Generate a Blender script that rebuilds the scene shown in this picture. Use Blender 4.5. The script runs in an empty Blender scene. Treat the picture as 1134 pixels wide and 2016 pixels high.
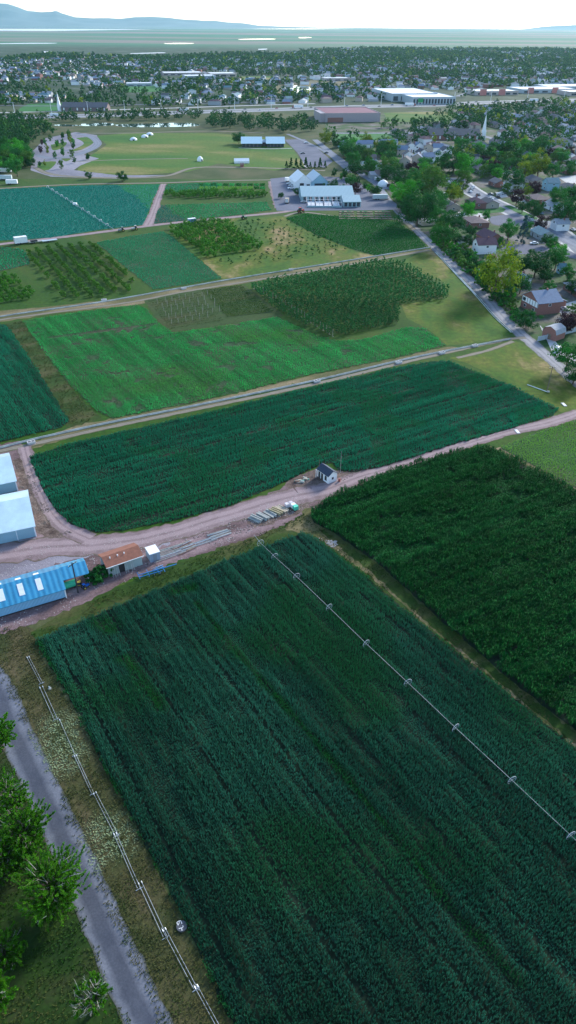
import bpy, math, random
import numpy as np
from mathutils import Vector, Matrix
from mathutils.geometry import tessellate_polygon
random.seed(7); rng = np.random.default_rng(11)
S = bpy.context.scene
COL = S.collection
R = math.radians

# ------------------------------------------------------------------ camera geometry
H = 98.0; FP = 1398.0; CX, CY = 567.0, 1008.0; YH = 47.0
TH = math.atan((CY-YH)/FP); RO = 0.0079
F_ = Vector((0, math.cos(TH), -math.sin(TH)))
R0 = Vector((1, 0, 0)); U0 = Vector((0, math.sin(TH), math.cos(TH)))
R_ = math.cos(RO)*R0 + math.sin(RO)*U0
U_ = -math.sin(RO)*R0 + math.cos(RO)*U0
def P(px, py, z=0.0):
    d = F_ + R_*((px-CX)/FP) - U_*((py-CY)/FP)
    t = (z-H)/d.z
    return Vector((d.x*t, d.y*t, z))
def depth(px, py):
    d = F_ + R_*((px-CX)/FP) - U_*((py-CY)/FP)
    return -H/d.z
def PX(x, y, z=0.0):
    v = Vector((x, y, z-H)); w = v.dot(F_)
    return CX+FP*v.dot(R_)/w, CY-FP*v.dot(U_)/w
def PXA(X, Y):
    w = X*F_.x+Y*F_.y-H*F_.z
    return CX+FP*(X*R_.x+Y*R_.y-H*R_.z)/w, CY-FP*(X*U_.x+Y*U_.y-H*U_.z)/w
cam = bpy.data.cameras.new('camera'); co = bpy.data.objects.new('camera', cam); COL.objects.link(co)
m = Matrix((( R_.x, U_.x, -F_.x, 0), (R_.y, U_.y, -F_.y, 0), (R_.z, U_.z, -F_.z, H), (0, 0, 0, 1)))
co.matrix_world = m
cam.sensor_fit = 'VERTICAL'; cam.sensor_height = 36; cam.lens = FP/2016*36
cam.clip_start = 1; cam.clip_end = 90000
S.camera = co

# ------------------------------------------------------------------ light
SUN_AZ, SUN_EL = 38, 24
w = bpy.data.worlds.new('World'); S.world = w; w.use_nodes = True
nt = w.node_tree; nt.nodes.clear()
sk = nt.nodes.new('ShaderNodeTexSky'); sk.sky_type = 'NISHITA'; sk.sun_disc = False
sk.sun_elevation = R(SUN_EL); sk.sun_rotation = R(SUN_AZ); sk.air_density = 1.0; sk.dust_density = .4; sk.ozone_density = 2.0
bg = nt.nodes.new('ShaderNodeBackground'); bg.inputs[1].default_value = 0.128
ow = nt.nodes.new('ShaderNodeOutputWorld')
nt.links.new(sk.outputs[0], bg.inputs[0]); nt.links.new(bg.outputs[0], ow.inputs[0])
sl = bpy.data.lights.new('sun', 'SUN'); sl.energy = 2.4; sl.angle = R(10); sl.color = (1, .95, .86)
so = bpy.data.objects.new('sun', sl); COL.objects.link(so)
sd = Vector((math.sin(R(SUN_AZ))*math.cos(R(SUN_EL)), math.cos(R(SUN_AZ))*math.cos(R(SUN_EL)), math.sin(R(SUN_EL))))
so.rotation_euler = (-sd).to_track_quat('-Z', 'Y').to_euler()
so.location = (0, 0, 200)
S.view_settings.view_transform = 'Standard'; S.view_settings.look = 'None'
S.view_settings.gamma = 1; S.view_settings.exposure = 1.42
S.cycles.use_denoising = True
S.cycles.max_bounces = 5; S.cycles.diffuse_bounces = 3; S.cycles.glossy_bounces = 2; S.cycles.transmission_bounces = 2
S.cycles.volume_bounces = 0; S.cycles.transparent_max_bounces = 4
S.cycles.volume_step_rate = 5

# ------------------------------------------------------------------ materials
def newmat(name):
    mt = bpy.data.materials.new(name); mt.use_nodes = True
    n = mt.node_tree; n.nodes.clear()
    o = n.nodes.new('ShaderNodeOutputMaterial'); b = n.nodes.new('ShaderNodeBsdfPrincipled')
    n.links.new(b.outputs[0], o.inputs[0]); return mt, n, b, o
def coords(n, obj=False, rot=0.0, sx=1, sy=1, sz=1):
    if obj: s = n.nodes.new('ShaderNodeTexCoord').outputs['Object']
    else: s = n.nodes.new('ShaderNodeNewGeometry').outputs['Position']
    if rot or (sx, sy, sz) != (1, 1, 1):
        r = n.nodes.new('ShaderNodeVectorRotate'); r.rotation_type = 'Z_AXIS'
        n.links.new(s, r.inputs['Vector']); r.inputs['Angle'].default_value = rot
        k = n.nodes.new('ShaderNodeVectorMath'); k.operation = 'MULTIPLY'
        n.links.new(r.outputs[0], k.inputs[0]); k.inputs[1].default_value = (sx, sy, sz); s = k.outputs[0]
    return s
def noise(n, s, scale, detail=3, rough=.55):
    t = n.nodes.new('ShaderNodeTexNoise'); t.inputs['Scale'].default_value = scale
    t.inputs['Detail'].default_value = detail; t.inputs['Roughness'].default_value = rough
    n.links.new(s, t.inputs['Vector']); return t.outputs['Fac']
def ramp(n, fac, stops, interp='LINEAR'):
    r = n.nodes.new('ShaderNodeValToRGB'); r.color_ramp.interpolation = interp
    e = r.color_ramp.elements
    while len(e) < len(stops): e.new(0.5)
    for q, (p, c) in zip(e, stops): q.position = p; q.color = (c[0], c[1], c[2], 1)
    n.links.new(fac, r.inputs[0]); return r.outputs[0]
def mixc(n, a, b, fac, mode='MIX'):
    x = n.nodes.new('ShaderNodeMix'); x.data_type = 'RGBA'; x.blend_type = mode
    for s, v in ((6, a), (7, b)):
        if isinstance(v, tuple): x.inputs[s].default_value = (v[0], v[1], v[2], 1)
        else: n.links.new(v, x.inputs[s])
    if isinstance(fac, (int, float)): x.inputs[0].default_value = fac
    else: n.links.new(fac, x.inputs[0])
    return x.outputs[2]
def mapr(n, v, a, b, c=0.0, d=1.0):
    x = n.nodes.new('ShaderNodeMapRange'); n.links.new(v, x.inputs[0])
    for i, q in enumerate((a, b, c, d)): x.inputs[i+1].default_value = q
    return x.outputs[0]
def ground_mat(name, cols, scale, fine=2.0, finec=.35, rough=.95, bump=.0, rot=0.0, stretch=1.0, big=None):
    """cols: list of 2-4 colours spread by noise; fine speckle multiplies"""
    mt, n, b, o = newmat(name)
    s = coords(n, rot=rot, sx=1/stretch, sy=1)
    f = noise(n, s, scale, 5, .6)
    k = len(cols); st = [(0.32+0.36*i/(k-1), c) for i, c in enumerate(cols)]
    c = ramp(n, f, st)
    s2 = coords(n)
    if big:
        g = noise(n, s2, big[0], 2); c = mixc(n, c, big[1], mapr(n, g, .5, .62))
    f2 = noise(n, s2, fine, 4, .7)
    v = mapr(n, f2, .3, .7, 1-finec, 1+finec)
    m_ = n.nodes.new('ShaderNodeVectorMath'); m_.operation = 'SCALE'
    n.links.new(c, m_.inputs[0]); n.links.new(v, m_.inputs['Scale'])
    n.links.new(m_.outputs[0], b.inputs['Base Color'])
    b.inputs['Roughness'].default_value = rough
    b.inputs['Specular IOR Level'].default_value = .2
    if bump:
        bp = n.nodes.new('ShaderNodeBump'); bp.inputs['Strength'].default_value = bump; bp.inputs['Distance'].default_value = .3
        n.links.new(f2, bp.inputs['Height']); n.links.new(bp.outputs[0], b.inputs['Normal'])
    return mt
def leaf_mat(name, c1, c2, scale=.15, tint=None, trans=.25, objvar=.0, obj=False, rot=0.0, stretch=1.0, rough=.75, spec=.08, big=None, streak=None):
    mt, n, b, o = newmat(name)
    s = coords(n, obj=obj, rot=rot, sx=1/stretch, sy=1)
    f = noise(n, s, scale, 4, .6)
    c = ramp(n, f, [(.35, c1), (.65, c2)])
    if big: c = mixc(n, c, big[1], mapr(n, noise(n, coords(n), big[0], 2), .48, .62))
    if streak:
        q = noise(n, coords(n, rot=rot, sx=.02, sy=1), streak, 4, .75)
        m_ = n.nodes.new('ShaderNodeVectorMath'); m_.operation = 'SCALE'
        n.links.new(c, m_.inputs[0]); n.links.new(mapr(n, q, .3, .7, .55, 1.5), m_.inputs['Scale']); c = m_.outputs[0]
    if tint:
        a = n.nodes.new('ShaderNodeAttribute'); a.attribute_name = 'tint'
        c = mixc(n, c, tint, a.outputs['Fac'])
    if objvar:
        oi = n.nodes.new('ShaderNodeObjectInfo')
        v = mapr(n, oi.outputs['Random'], 0, 1, 1-objvar, 1+objvar)
        m_ = n.nodes.new('ShaderNodeVectorMath'); m_.operation = 'SCALE'
        n.links.new(c, m_.inputs[0]); n.links.new(v, m_.inputs['Scale']); c = m_.outputs[0]
    n.links.new(c, b.inputs['Base Color']); b.inputs['Roughness'].default_value = rough
    b.inputs['Specular IOR Level'].default_value = spec
    if trans:
        t = n.nodes.new('ShaderNodeBsdfTranslucent'); n.links.new(c, t.inputs[0])
        x = n.nodes.new('ShaderNodeMixShader'); x.inputs[0].default_value = trans
        n.links.new(b.outputs[0], x.inputs[1]); n.links.new(t.outputs[0], x.inputs[2]); n.links.new(x.outputs[0], o.inputs[0])
    return mt
def hard_mat(name, c, rough=.6, metal=0.0, var=.15, scale=1.5, spec=.4, bump=0, objvar=0, wave=None, coat=0):
    mt, n, b, o = newmat(name)
    f = noise(n, coords(n, obj=True), scale, 4, .65)
    col = ramp(n, f, [(.3, tuple(x*(1-var) for x in c)), (.7, tuple(min(1, x*(1+var)) for x in c))])
    if wave:
        wv = n.nodes.new('ShaderNodeTexWave'); wv.bands_direction = 'X'; wv.inputs['Scale'].default_value = wave[0]
        wv.inputs['Distortion'].default_value = .3
        n.links.new(coords(n, obj=True), wv.inputs['Vector'])
        col = mixc(n, col, tuple(min(1, x*wave[1]) for x in c), wv.outputs['Fac'])
        bp = n.nodes.new('ShaderNodeBump'); bp.inputs['Strength'].default_value = .6; bp.inputs['Distance'].default_value = .08
        n.links.new(wv.outputs['Fac'], bp.inputs['Height']); n.links.new(bp.outputs[0], b.inputs['Normal'])
    elif bump:
        bp = n.nodes.new('ShaderNodeBump'); bp.inputs['Strength'].default_value = bump; bp.inputs['Distance'].default_value = .1
        n.links.new(noise(n, coords(n, obj=True), scale*6, 3), bp.inputs['Height']); n.links.new(bp.outputs[0], b.inputs['Normal'])
    if objvar:
        oi = n.nodes.new('ShaderNodeObjectInfo'); v = mapr(n, oi.outputs['Random'], 0, 1, 1-objvar, 1+objvar)
        m_ = n.nodes.new('ShaderNodeVectorMath'); m_.operation = 'SCALE'
        n.links.new(col, m_.inputs[0]); n.links.new(v, m_.inputs['Scale']); col = m_.outputs[0]
    n.links.new(col, b.inputs['Base Color']); b.inputs['Roughness'].default_value = rough
    b.inputs['Coat Weight'].default_value = coat; b.inputs['Coat Roughness'].default_value = .25
    b.inputs['Metallic'].default_value = metal; b.inputs['Specular IOR Level'].default_value = spec
    return mt

# ------------------------------------------------------------------ mesh helpers
def mkobj(name, me, parent=None, loc=None, rz=0):
    o = bpy.data.objects.new(name, me); COL.objects.link(o)
    if parent: o.parent = parent
    if loc is not None: o.location = loc
    if rz: o.rotation_euler = (0, 0, rz)
    return o
def tag(o, label=None, cat=None, group=None, kind=None):
    if label: o['label'] = label
    if cat: o['category'] = cat
    if group: o['group'] = group
    if kind: o['kind'] = kind
    return o
def thing(name, label, cat, loc=(0, 0, 0), rz=0, group=None):
    o = bpy.data.objects.new(name, None); COL.objects.link(o); o.location = loc; o.rotation_euler = (0, 0, rz)
    o.empty_display_size = .5
    return tag(o, label, cat, group)
def np_mesh(name, V, Fq, mats, fm=None, attr=None, smooth=False):
    me = bpy.data.meshes.new(name)
    V = np.asarray(V, np.float32); Fq = np.asarray(Fq, np.int32); k = Fq.shape[1]
    me.vertices.add(len(V)); me.vertices.foreach_set('co', V.ravel())
    me.loops.add(Fq.size); me.loops.foreach_set('vertex_index', Fq.ravel())
    me.polygons.add(len(Fq)); me.polygons.foreach_set('loop_start', np.arange(0, Fq.size, k, dtype=np.int32))
    try: me.polygons.foreach_set('loop_total', np.full(len(Fq), k, np.int32))
    except Exception: pass
    for m_ in mats: me.materials.append(m_)
    if fm is not None: me.polygons.foreach_set('material_index', np.asarray(fm, np.int32))
    if attr is not None:
        a = me.attributes.new('tint', 'FLOAT', 'POINT'); a.data.foreach_set('value', np.asarray(attr, np.float32))
    me.update(calc_edges=True)
    return me
class MB:
    def __init__(s): s.v = []; s.f = []; s.m = []
    def add(s, vs, fs, mi=0):
        b = len(s.v); s.v += [tuple(q) for q in vs]
        for f in fs: s.f.append(tuple(b+i for i in f)); s.m.append(mi)
        return s
    def box(s, x0, y0, z0, x1, y1, z1, mi=0):
        return s.add([(x0,y0,z0),(x1,y0,z0),(x1,y1,z0),(x0,y1,z0),(x0,y0,z1),(x1,y0,z1),(x1,y1,z1),(x0,y1,z1)],
                     [(0,3,2,1),(4,5,6,7),(0,1,5,4),(1,2,6,5),(2,3,7,6),(3,0,4,7)], mi)
    def tube(s, pts, r, n=6, mi=0, cap=True):
        pts = [Vector(p) for p in pts]; rs = r if isinstance(r, (list, tuple)) else [r]*len(pts)
        vs = []; fs = []
        for i, p in enumerate(pts):
            d = (pts[min(i+1, len(pts)-1)]-pts[max(i-1, 0)]).normalized()
            a = d.orthogonal().normalized() if i == 0 else (a-d*a.dot(d)).normalized()
            b = d.cross(a)
            for k in range(n):
                t = 2*math.pi*k/n; vs.append(p+(a*math.cos(t)+b*math.sin(t))*rs[i])
        for i in range(len(pts)-1):
            for k in range(n):
                q = (k+1) % n; fs.append((i*n+k, i*n+q, (i+1)*n+q, (i+1)*n+k))
        if cap: fs.append(tuple(range(n))[::-1]); fs.append(tuple((len(pts)-1)*n+k for k in range(n)))
        return s.add(vs, fs, mi)
    def prism(s, poly, z0, z1, mi=0):
        n = len(poly); vs = [(x, y, z0) for x, y in poly]+[(x, y, z1) for x, y in poly]
        fs = [tuple(range(n))[::-1], tuple(range(n, 2*n))]+[(i, (i+1) % n, n+(i+1) % n, n+i) for i in range(n)]
        return s.add(vs, fs, mi)
    def mesh(s, name, mats):
        me = bpy.data.meshes.new(name); me.from_pydata(s.v, [], s.f)
        for m_ in (mats if isinstance(mats, (list, tuple)) else [mats]): me.materials.append(m_)
        if any(s.m): me.polygons.foreach_set('material_index', s.m)
        me.update(); return me
    def build(s, name, mats, parent=None, loc=None, rz=0):
        return mkobj(name, s.mesh(name, mats), parent, loc, rz)
def copy_tree(o, parent=None):
    c = o.copy(); COL.objects.link(c)
    if parent: c.parent = parent
    for ch in o.children: copy_tree(ch, c)
    return c

def densify(pts, step, jit, closed=True):
    out = []; n = len(pts)
    for i in range(n if closed else n-1):
        a = Vector(pts[i][:2]); b = Vector(pts[(i+1) % n][:2]); L = (b-a).length; k = max(1, int(L/step))
        nr = Vector((-(b-a).y, (b-a).x)).normalized() if L else Vector((0, 0))
        for j in range(k):
            q = a+(b-a)*(j/k)
            if j: q = q+nr*random.gauss(0, jit)
            out.append(q)
    if not closed: out.append(Vector(pts[-1][:2]))
    return out
def spline(pts, step=4.0):
    """catmull-rom through world points"""
    pts = [Vector(p) for p in pts]
    if len(pts) < 3: return pts
    out = []
    for i in range(len(pts)-1):
        p0 = pts[max(i-1, 0)]; p1 = pts[i]; p2 = pts[i+1]; p3 = pts[min(i+2, len(pts)-1)]
        k = max(2, int((p2-p1).length/step)); k = min(k, 60)
        for j in range(k):
            t = j/k
            out.append(.5*((2*p1)+(p2-p0)*t+(2*p0-5*p1+4*p2-p3)*t*t+(3*p1-p0-3*p2+p3)*t**3))
    out.append(pts[-1]); return out
def sheet(name, px, z, mat, kind='structure', world=False, jit=None, step=None, label=None, curve=False):
    pts = [Vector(p[:2]) for p in px] if world else [P(*p).xy for p in px]
    if curve:
        pts = [q.xy for q in spline([Vector((p.x, p.y, 0)) for p in pts+[pts[0]]])][:-1]
    c = sum(pts, Vector((0, 0)))/len(pts); d = c.length
    if jit is None: jit = min(.25, .1+d/4000)
    if step is None: step = max(.8, d/150)
    if jit: pts = densify(pts, step, jit)
    tri = tessellate_polygon([[Vector((p.x, p.y, 0)) for p in pts]])
    me = bpy.data.meshes.new(name); me.from_pydata([(p.x, p.y, z) for p in pts], [], [tuple(t) for t in tri])
    me.materials.append(mat); me.update()
    for p in me.polygons:
        if p.normal.z < 0: p.flip()
    me.update()
    return tag(mkobj(name, me), label=label, kind=kind)
def ribbon(name, px, width, z, mat, world=False, jit=.15, step=3.0, kind='structure', label=None):
    pts = [Vector((p[0], p[1], 0)) for p in px] if world else [P(*p) for p in px]
    sp = spline(pts, step); n = len(sp); vs = []; uv = []; L = 0
    for i, p in enumerate(sp):
        d = (sp[min(i+1, n-1)]-sp[max(i-1, 0)]); d.z = 0; d.normalize(); nr = Vector((-d.y, d.x, 0))
        if i: L += (p-sp[i-1]).length
        wd = width if not isinstance(width, (list, tuple)) else np.interp(i/(n-1), np.linspace(0, 1, len(width)), width)
        for k in range(5):
            a = (k/4-.5)
            q = p+nr*wd*a
            if k in (0, 4): q = q+nr*random.gauss(0, jit)
            vs.append((q.x, q.y, z)); uv.append((k/4, L))
    fs = [(i*5+k, (i+1)*5+k, (i+1)*5+k+1, i*5+k+1) for i in range(n-1) for k in range(4)]
    me = bpy.data.meshes.new(name); me.from_pydata(vs, [], fs); me.materials.append(mat)
    ul = me.uv_layers.new(name='uv')
    for l in me.loops: ul.data[l.index].uv = uv[l.vertex_index]
    me.update()
    for p in me.polygons:
        if p.normal.z < 0: p.flip()
    return tag(mkobj(name, me), label=label, kind=kind)
def road_mat(name, c1, c2, rut, edge, scale=.35, lanes=2, rutw=.07, rutc=.6):
    """u across 0..1: worn wheel tracks, ragged edges"""
    mt, n, b, o = newmat(name)
    s = coords(n); c = ramp(n, noise(n, s, scale, 6, .7), [(.33, c1), (.67, c2)])
    uv = n.nodes.new('ShaderNodeUVMap'); sp = n.nodes.new('ShaderNodeSeparateXYZ'); n.links.new(uv.outputs[0], sp.inputs[0])
    wob = noise(n, s, .12, 2); 
    a = n.nodes.new('ShaderNodeMath'); a.operation = 'MULTIPLY_ADD'; n.links.new(wob, a.inputs[0]); a.inputs[1].default_value = .16
    n.links.new(sp.outputs[0], a.inputs[2])
    tracks = (.36, .68) if lanes == 2 else (.44,)
    for t in tracks:
        d = n.nodes.new('ShaderNodeMath'); d.operation = 'SUBTRACT'; n.links.new(a.outputs[0], d.inputs[0]); d.inputs[1].default_value = t+.08
        e = n.nodes.new('ShaderNodeMath'); e.operation = 'ABSOLUTE'; n.links.new(d.outputs[0], e.inputs[0])
        fac = mapr(n, e.outputs[0], rutw, rutw*2.2, rutc, 0)
        c = mixc(n, c, rut, fac)
    d = n.nodes.new('ShaderNodeMath'); d.operation = 'SUBTRACT'; n.links.new(sp.outputs[0], d.inputs[0]); d.inputs[1].default_value = .5
    e = n.nodes.new('ShaderNodeMath'); e.operation = 'ABSOLUTE'; n.links.new(d.outputs[0], e.inputs[0])
    g = n.nodes.new('ShaderNodeMath'); g.operation = 'MULTIPLY_ADD'; n.links.new(noise(n, s, .9, 5, .7), g.inputs[0]); g.inputs[1].default_value = .22
    n.links.new(e.outputs[0], g.inputs[2])
    c = mixc(n, c, edge, mapr(n, g.outputs[0], .53, .6))
    f2 = noise(n, s, 3.5, 4, .7)
    m_ = n.nodes.new('ShaderNodeVectorMath'); m_.operation = 'SCALE'; n.links.new(c, m_.inputs[0]); n.links.new(mapr(n, f2, .3, .7, .8, 1.2), m_.inputs['Scale'])
    n.links.new(m_.outputs[0], b.inputs['Base Color']); b.inputs['Roughness'].default_value = .9; b.inputs['Specular IOR Level'].default_value = .25
    return mt

def pip(poly, X, Y):
    ins = np.zeros(X.shape, bool); n = len(poly); j = n-1
    for i in range(n):
        xi, yi = poly[i][0], poly[i][1]; xj, yj = poly[j][0], poly[j][1]
        c = ((yi > Y) != (yj > Y)) & (X < (xj-xi)*(Y-yi)/((yj-yi) or 1e-9)+xi)
        ins ^= c; j = i
    return ins
def vnoise(X, Y, sc, seed=0):
    """cheap smooth value noise"""
    r = np.random.default_rng(seed); T = r.random((64, 64))
    x = X/sc+1000; y = Y/sc+1000; i = np.floor(x).astype(int); j = np.floor(y).astype(int); fx = x-i; fy = y-j
    fx = fx*fx*(3-2*fx); fy = fy*fy*(3-2*fy)
    g = lambda a, b: T[a % 64, b % 64]
    return (g(i, j)*(1-fx)+g(i+1, j)*fx)*(1-fy)+(g(i, j+1)*(1-fx)+g(i+1, j+1)*fx)*fy
def segdist(X, Y, a, b):
    ax, ay = a; bx, by = b; dx, dy = bx-ax, by-ay; L = dx*dx+dy*dy
    t = np.clip(((X-ax)*dx+(Y-ay)*dy)/L, 0, 1)
    return np.hypot(X-ax-t*dx, Y-ay-t*dy)
def crop(name, px, mat, row, rs, ps, h, nb, bl, bw, lean=.45, z0=0.0, jit=.3, hvar=.25, tintf=None, dens=None,
         kind='stuff', label=None, droop=0.0, world=False, edgejit=.3, frame=True, wave=None):
    """rows of plants inside a polygon; every plant is nb blades (kite quads)"""
    pts = [Vector(p[:2]) for p in px] if world else [P(*p).xy for p in px]
    pts = densify(pts, max(.6, rs), edgejit)
    th = row; ca, sa = math.cos(th), math.sin(th)
    A = np.array([(p.x, p.y) for p in pts]); U = A[:, 0]*ca+A[:, 1]*sa; V = -A[:, 0]*sa+A[:, 1]*ca
    u, v = np.meshgrid(np.arange(U.min(), U.max(), ps), np.arange(V.min(), V.max(), rs)); u = u.ravel(); v = v.ravel()
    u = u+rng.uniform(-.5, .5, u.size)*ps; v = v+rng.normal(0, jit*rs*.5, v.size)
    X = u*ca-v*sa; Y = u*sa+v*ca
    k = pip([(p.x, p.y) for p in pts], X, Y)
    if frame:
        qx, qy = PXA(X, Y); k &= (qx > -450) & (qx < 1620) & (qy < 2300)
    X = X[k]; Y = Y[k]
    if dens is not None:
        d = dens(X, Y); k = rng.random(X.size) < d; X = X[k]; Y = Y[k]
    n = X.size; T = tintf(X, Y) if tintf else np.zeros(n)
    hh = h*(1+hvar*(vnoise(X, Y, 2.5, 3)*2-1)+.12*rng.normal(0, 1, n))*(1-.3*T)
    if wave:
        vv = -X*sa+Y*ca; hh = hh*(1+wave[1]*np.sin(2*np.pi*vv/wave[0]))*(1-.5*(vnoise(X*0+np.round(vv/wave[0])*7, (X*ca+Y*sa)*.15, 1.0, 66) > .78))
    n2 = n*nb
    bx = np.repeat(X, nb)+rng.normal(0, .12*min(rs, 1.5), n2); by = np.repeat(Y, nb)+rng.normal(0, .12*min(rs, 1.5), n2)
    H2 = np.repeat(hh, nb)*rng.uniform(.75, 1.1, n2); az = rng.uniform(0, 2*np.pi, n2)
    ln = bl*rng.uniform(.5, 1.2, n2)*lean
    dx = np.cos(az); dy = np.sin(az); W = bw*rng.uniform(.7, 1.3, n2)/2
    z1 = H2*(1-droop*rng.uniform(.3, 1, n2))
    base = np.stack([bx, by, np.full(n2, z0)], 1)
    midh = H2*rng.uniform(.55, .9, n2) if not droop else H2
    mx = bx+dx*ln*.5; my = by+dy*ln*.5
    l = np.stack([mx-dy*W, my+dx*W, z0+midh], 1); r_ = np.stack([mx+dy*W, my-dx*W, z0+midh], 1)
    tp = np.stack([bx+dx*ln, by+dy*ln, z0+z1], 1)
    VV = np.stack([base, l, tp, r_], 1).reshape(-1, 3); FF = np.arange(n2*4).reshape(-1, 4)
    me = np_mesh(name, VV, FF, [mat], attr=np.repeat(np.repeat(T, nb), 4))
    return tag(mkobj(name, me), label=label, kind=kind)

# ------------------------------------------------------------------ vegetation prototypes
def crown_arrays(rx, rz, cz, nclump, nleaf, size, seed, shape='round', flat=.75):
    r = np.random.default_rng(seed)
    u = r.normal(size=(nclump, 3)); u /= np.linalg.norm(u, axis=1)[:, None]
    rad = r.uniform(.45, .95, nclump)**.7
    C = u*rad[:, None]*np.array([rx, rx, rz])
    if shape == 'cone':
        t = r.uniform(0, 1, nclump)**.8; a = r.uniform(0, 2*np.pi, nclump)
        q = rx*(1-t)*r.uniform(.6, 1, nclump)
        C = np.stack([q*np.cos(a), q*np.sin(a), (t*2-1)*rz], 1)
    C *= 1+.22*r.normal(size=(nclump, 1))*(shape == 'round')
    cr = min(rx, rz)*(.40 if shape == 'round' else .2)*r.uniform(.7, 1.3, nclump)
    per = max(1, nleaf//nclump); idx = np.repeat(np.arange(nclump), per)
    d = r.normal(size=(idx.size, 3)); d /= np.linalg.norm(d, axis=1)[:, None]
    q = r.uniform(.5, 1.05, idx.size)
    Pn = C[idx]+d*(cr[idx]*q)[:, None]*np.array([1, 1, flat])
    Pn[:, 2] += cz
    nrm = d*1.1+np.array([0, 0, .35])+.28*r.normal(size=d.shape); nrm /= np.linalg.norm(nrm, axis=1)[:, None]
    t1 = np.cross(nrm, r.normal(size=d.shape)); t1 /= np.linalg.norm(t1, axis=1)[:, None]; t2 = np.cross(nrm, t1)
    s = (size*r.uniform(.6, 1.4, idx.size))[:, None]/2
    V = np.stack([Pn-t1*s, Pn-t2*s*.7, Pn+t1*s, Pn+t2*s*.7], 1)
    return V.reshape(-1, 3), C+np.array([0, 0, cz])
def trunk_mb(h, r, tips, seed, n=6, lim=8):
    rd = random.Random(seed); mb = MB()
    bend = Vector((rd.uniform(-.08, .08)*h, rd.uniform(-.08, .08)*h, 0))
    top = Vector((0, 0, h))+bend
    mb.tube([(0, 0, -.1), (bend.x*.2, bend.y*.2, h*.45), top, top+Vector((0, 0, h*.3))], [r*1.25, r, r*.6, r*.15], n)
    tips = list(tips); rd.shuffle(tips)
    for t in tips[:lim]:
        t = Vector(t); s = Vector((bend.x*.5, bend.y*.5, h*rd.uniform(.55, 1)))
        md = s.lerp(t, .5)+Vector((0, 0, -.08*h))
        mb.tube([s, md, t], [r*.4, r*.25, r*.08], 4)
    return mb
class TreeKind:
    def __init__(s, kind, mat, bark, rx, rz, th, nclump, nleaf, size, nvar=3, shape='round', seed=0, lim=8, trunk=True, flat=.75):
        s.var = []
        for k in range(nvar):
            cz = th+rz*.85
            V, C = crown_arrays(rx, rz, cz, nclump, nleaf, size, seed+k*17, shape, flat)
            me = np_mesh('crown', V, np.arange(len(V)).reshape(-1, 4), [mat])
            tm = trunk_mb(th+rz*.35, max(.08, rx*.055), C, seed+k, lim=lim).mesh('trunk', bark)
            s.var.append((me, tm))
        s.rx = rx*1.08; s.kind = kind; s.h = th+rz*1.8
    def place(s, x, y, width, label, cat='tree', group=None, hs=None, z=0.0):
        k = random.randrange(len(s.var)); me, tm = s.var[k]; sc = width/(2*s.rx)
        t = thing(s.kind, label, cat, (x, y, z), random.uniform(0, 6.28), group)
        hz = sc*(hs or random.uniform(.88, 1.12)); t.scale = (sc, sc, hz)
        mkobj('trunk', tm, t); mkobj('crown', me, t); return t
def single_tree_mesh(name, mat, bark, rx, rz, th, nclump, nleaf, size, seed, shape='round'):
    V, C = crown_arrays(rx, rz, th+rz*.8, nclump, nleaf, size, seed, shape)
    F = [tuple(range(i*4, i*4+4)) for i in range(len(V)//4)]
    mb = trunk_mb(th+rz*.3, max(.05, rx*.06), C, seed, 5, 3)
    b = len(V); VV = [tuple(v) for v in V]+mb.v; FF = F+[tuple(b+i for i in f) for f in mb.f]
    me = bpy.data.meshes.new(name); me.from_pydata(VV, [], FF); me.materials.append(mat); me.materials.append(bark)
    me.polygons.foreach_set('material_index', [0]*len(F)+[1]*len(mb.f)); me.update(); return me
def inst(name, me, x, y, sc, label, cat, group, z=0.0, rz=None, sz=None):
    o = mkobj(name, me, None, (x, y, z), random.uniform(0, 6.28) if rz is None else rz)
    o.scale = (sc, sc, sz or sc*random.uniform(.85, 1.15)); return tag(o, label, cat, group)
# ================================================================== SETTING
ROW = math.atan2(-.834, .552)          # the farm's long row direction
def dirof(a, b): v = P(*b)-P(*a); return math.atan2(v.y, v.x)
ROWX = dirof((60, 900), (760, 725))    # along the cross lanes
M = {}
M['base'] = ground_mat('rough_grass', [(.035, .06, .018), (.06, .075, .03), (.085, .085, .04)], .03, 1.2, .35, big=(.012, (.03, .065, .02)))
# --- the ground: one sheet to the horizon, nearer and farther colours are those of pasture, town lawns and salt plain
mt, n, b, o = newmat('ground_plain')
s = coords(n); sp = n.nodes.new('ShaderNodeSeparateXYZ'); n.links.new(s, sp.inputs[0])
near = ramp(n, noise(n, s, .03, 5, .65), [(.36, (.036, .062, .016)), (.5, (.06, .08, .028)), (.66, (.10, .095, .045))])
town = ramp(n, noise(n, s, .012, 5, .7), [(.35, (.018, .045, .024)), (.55, (.035, .065, .03)), (.72, (.13, .14, .13))])
s3 = coords(n, rot=.15, sx=.22, sy=1.0)
far = ramp(n, noise(n, s3, .0007, 5, .6), [(.38, (.02, .15, .07)), (.5, (.08, .16, .09)), (.58, (.22, .17, .15))])
c = mixc(n, near, town, mapr(n, sp.outputs[1], 1050, 1250)); c = mixc(n, c, far, mapr(n, sp.outputs[1], 3900, 4700))
f2 = noise(n, s, 1.4, 4, .7)
m_ = n.nodes.new('ShaderNodeVectorMath'); m_.operation = 'SCALE'; n.links.new(c, m_.inputs[0]); n.links.new(mapr(n, f2, .3, .7, .72, 1.28), m_.inputs['Scale'])
n.links.new(m_.outputs[0], b.inputs['Base Color']); b.inputs['Roughness'].default_value = .95; b.inputs['Specular IOR Level'].default_value = .15
mb = MB(); xs = [-30000, -8000, -2000, -500, 0, 500, 2000, 8000, 30000]; ys = [-1500, 0, 500, 1200, 4000, 12000, 30000]
for x in xs:
    for y in ys: mb.v.append((x, y, 0))
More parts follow.
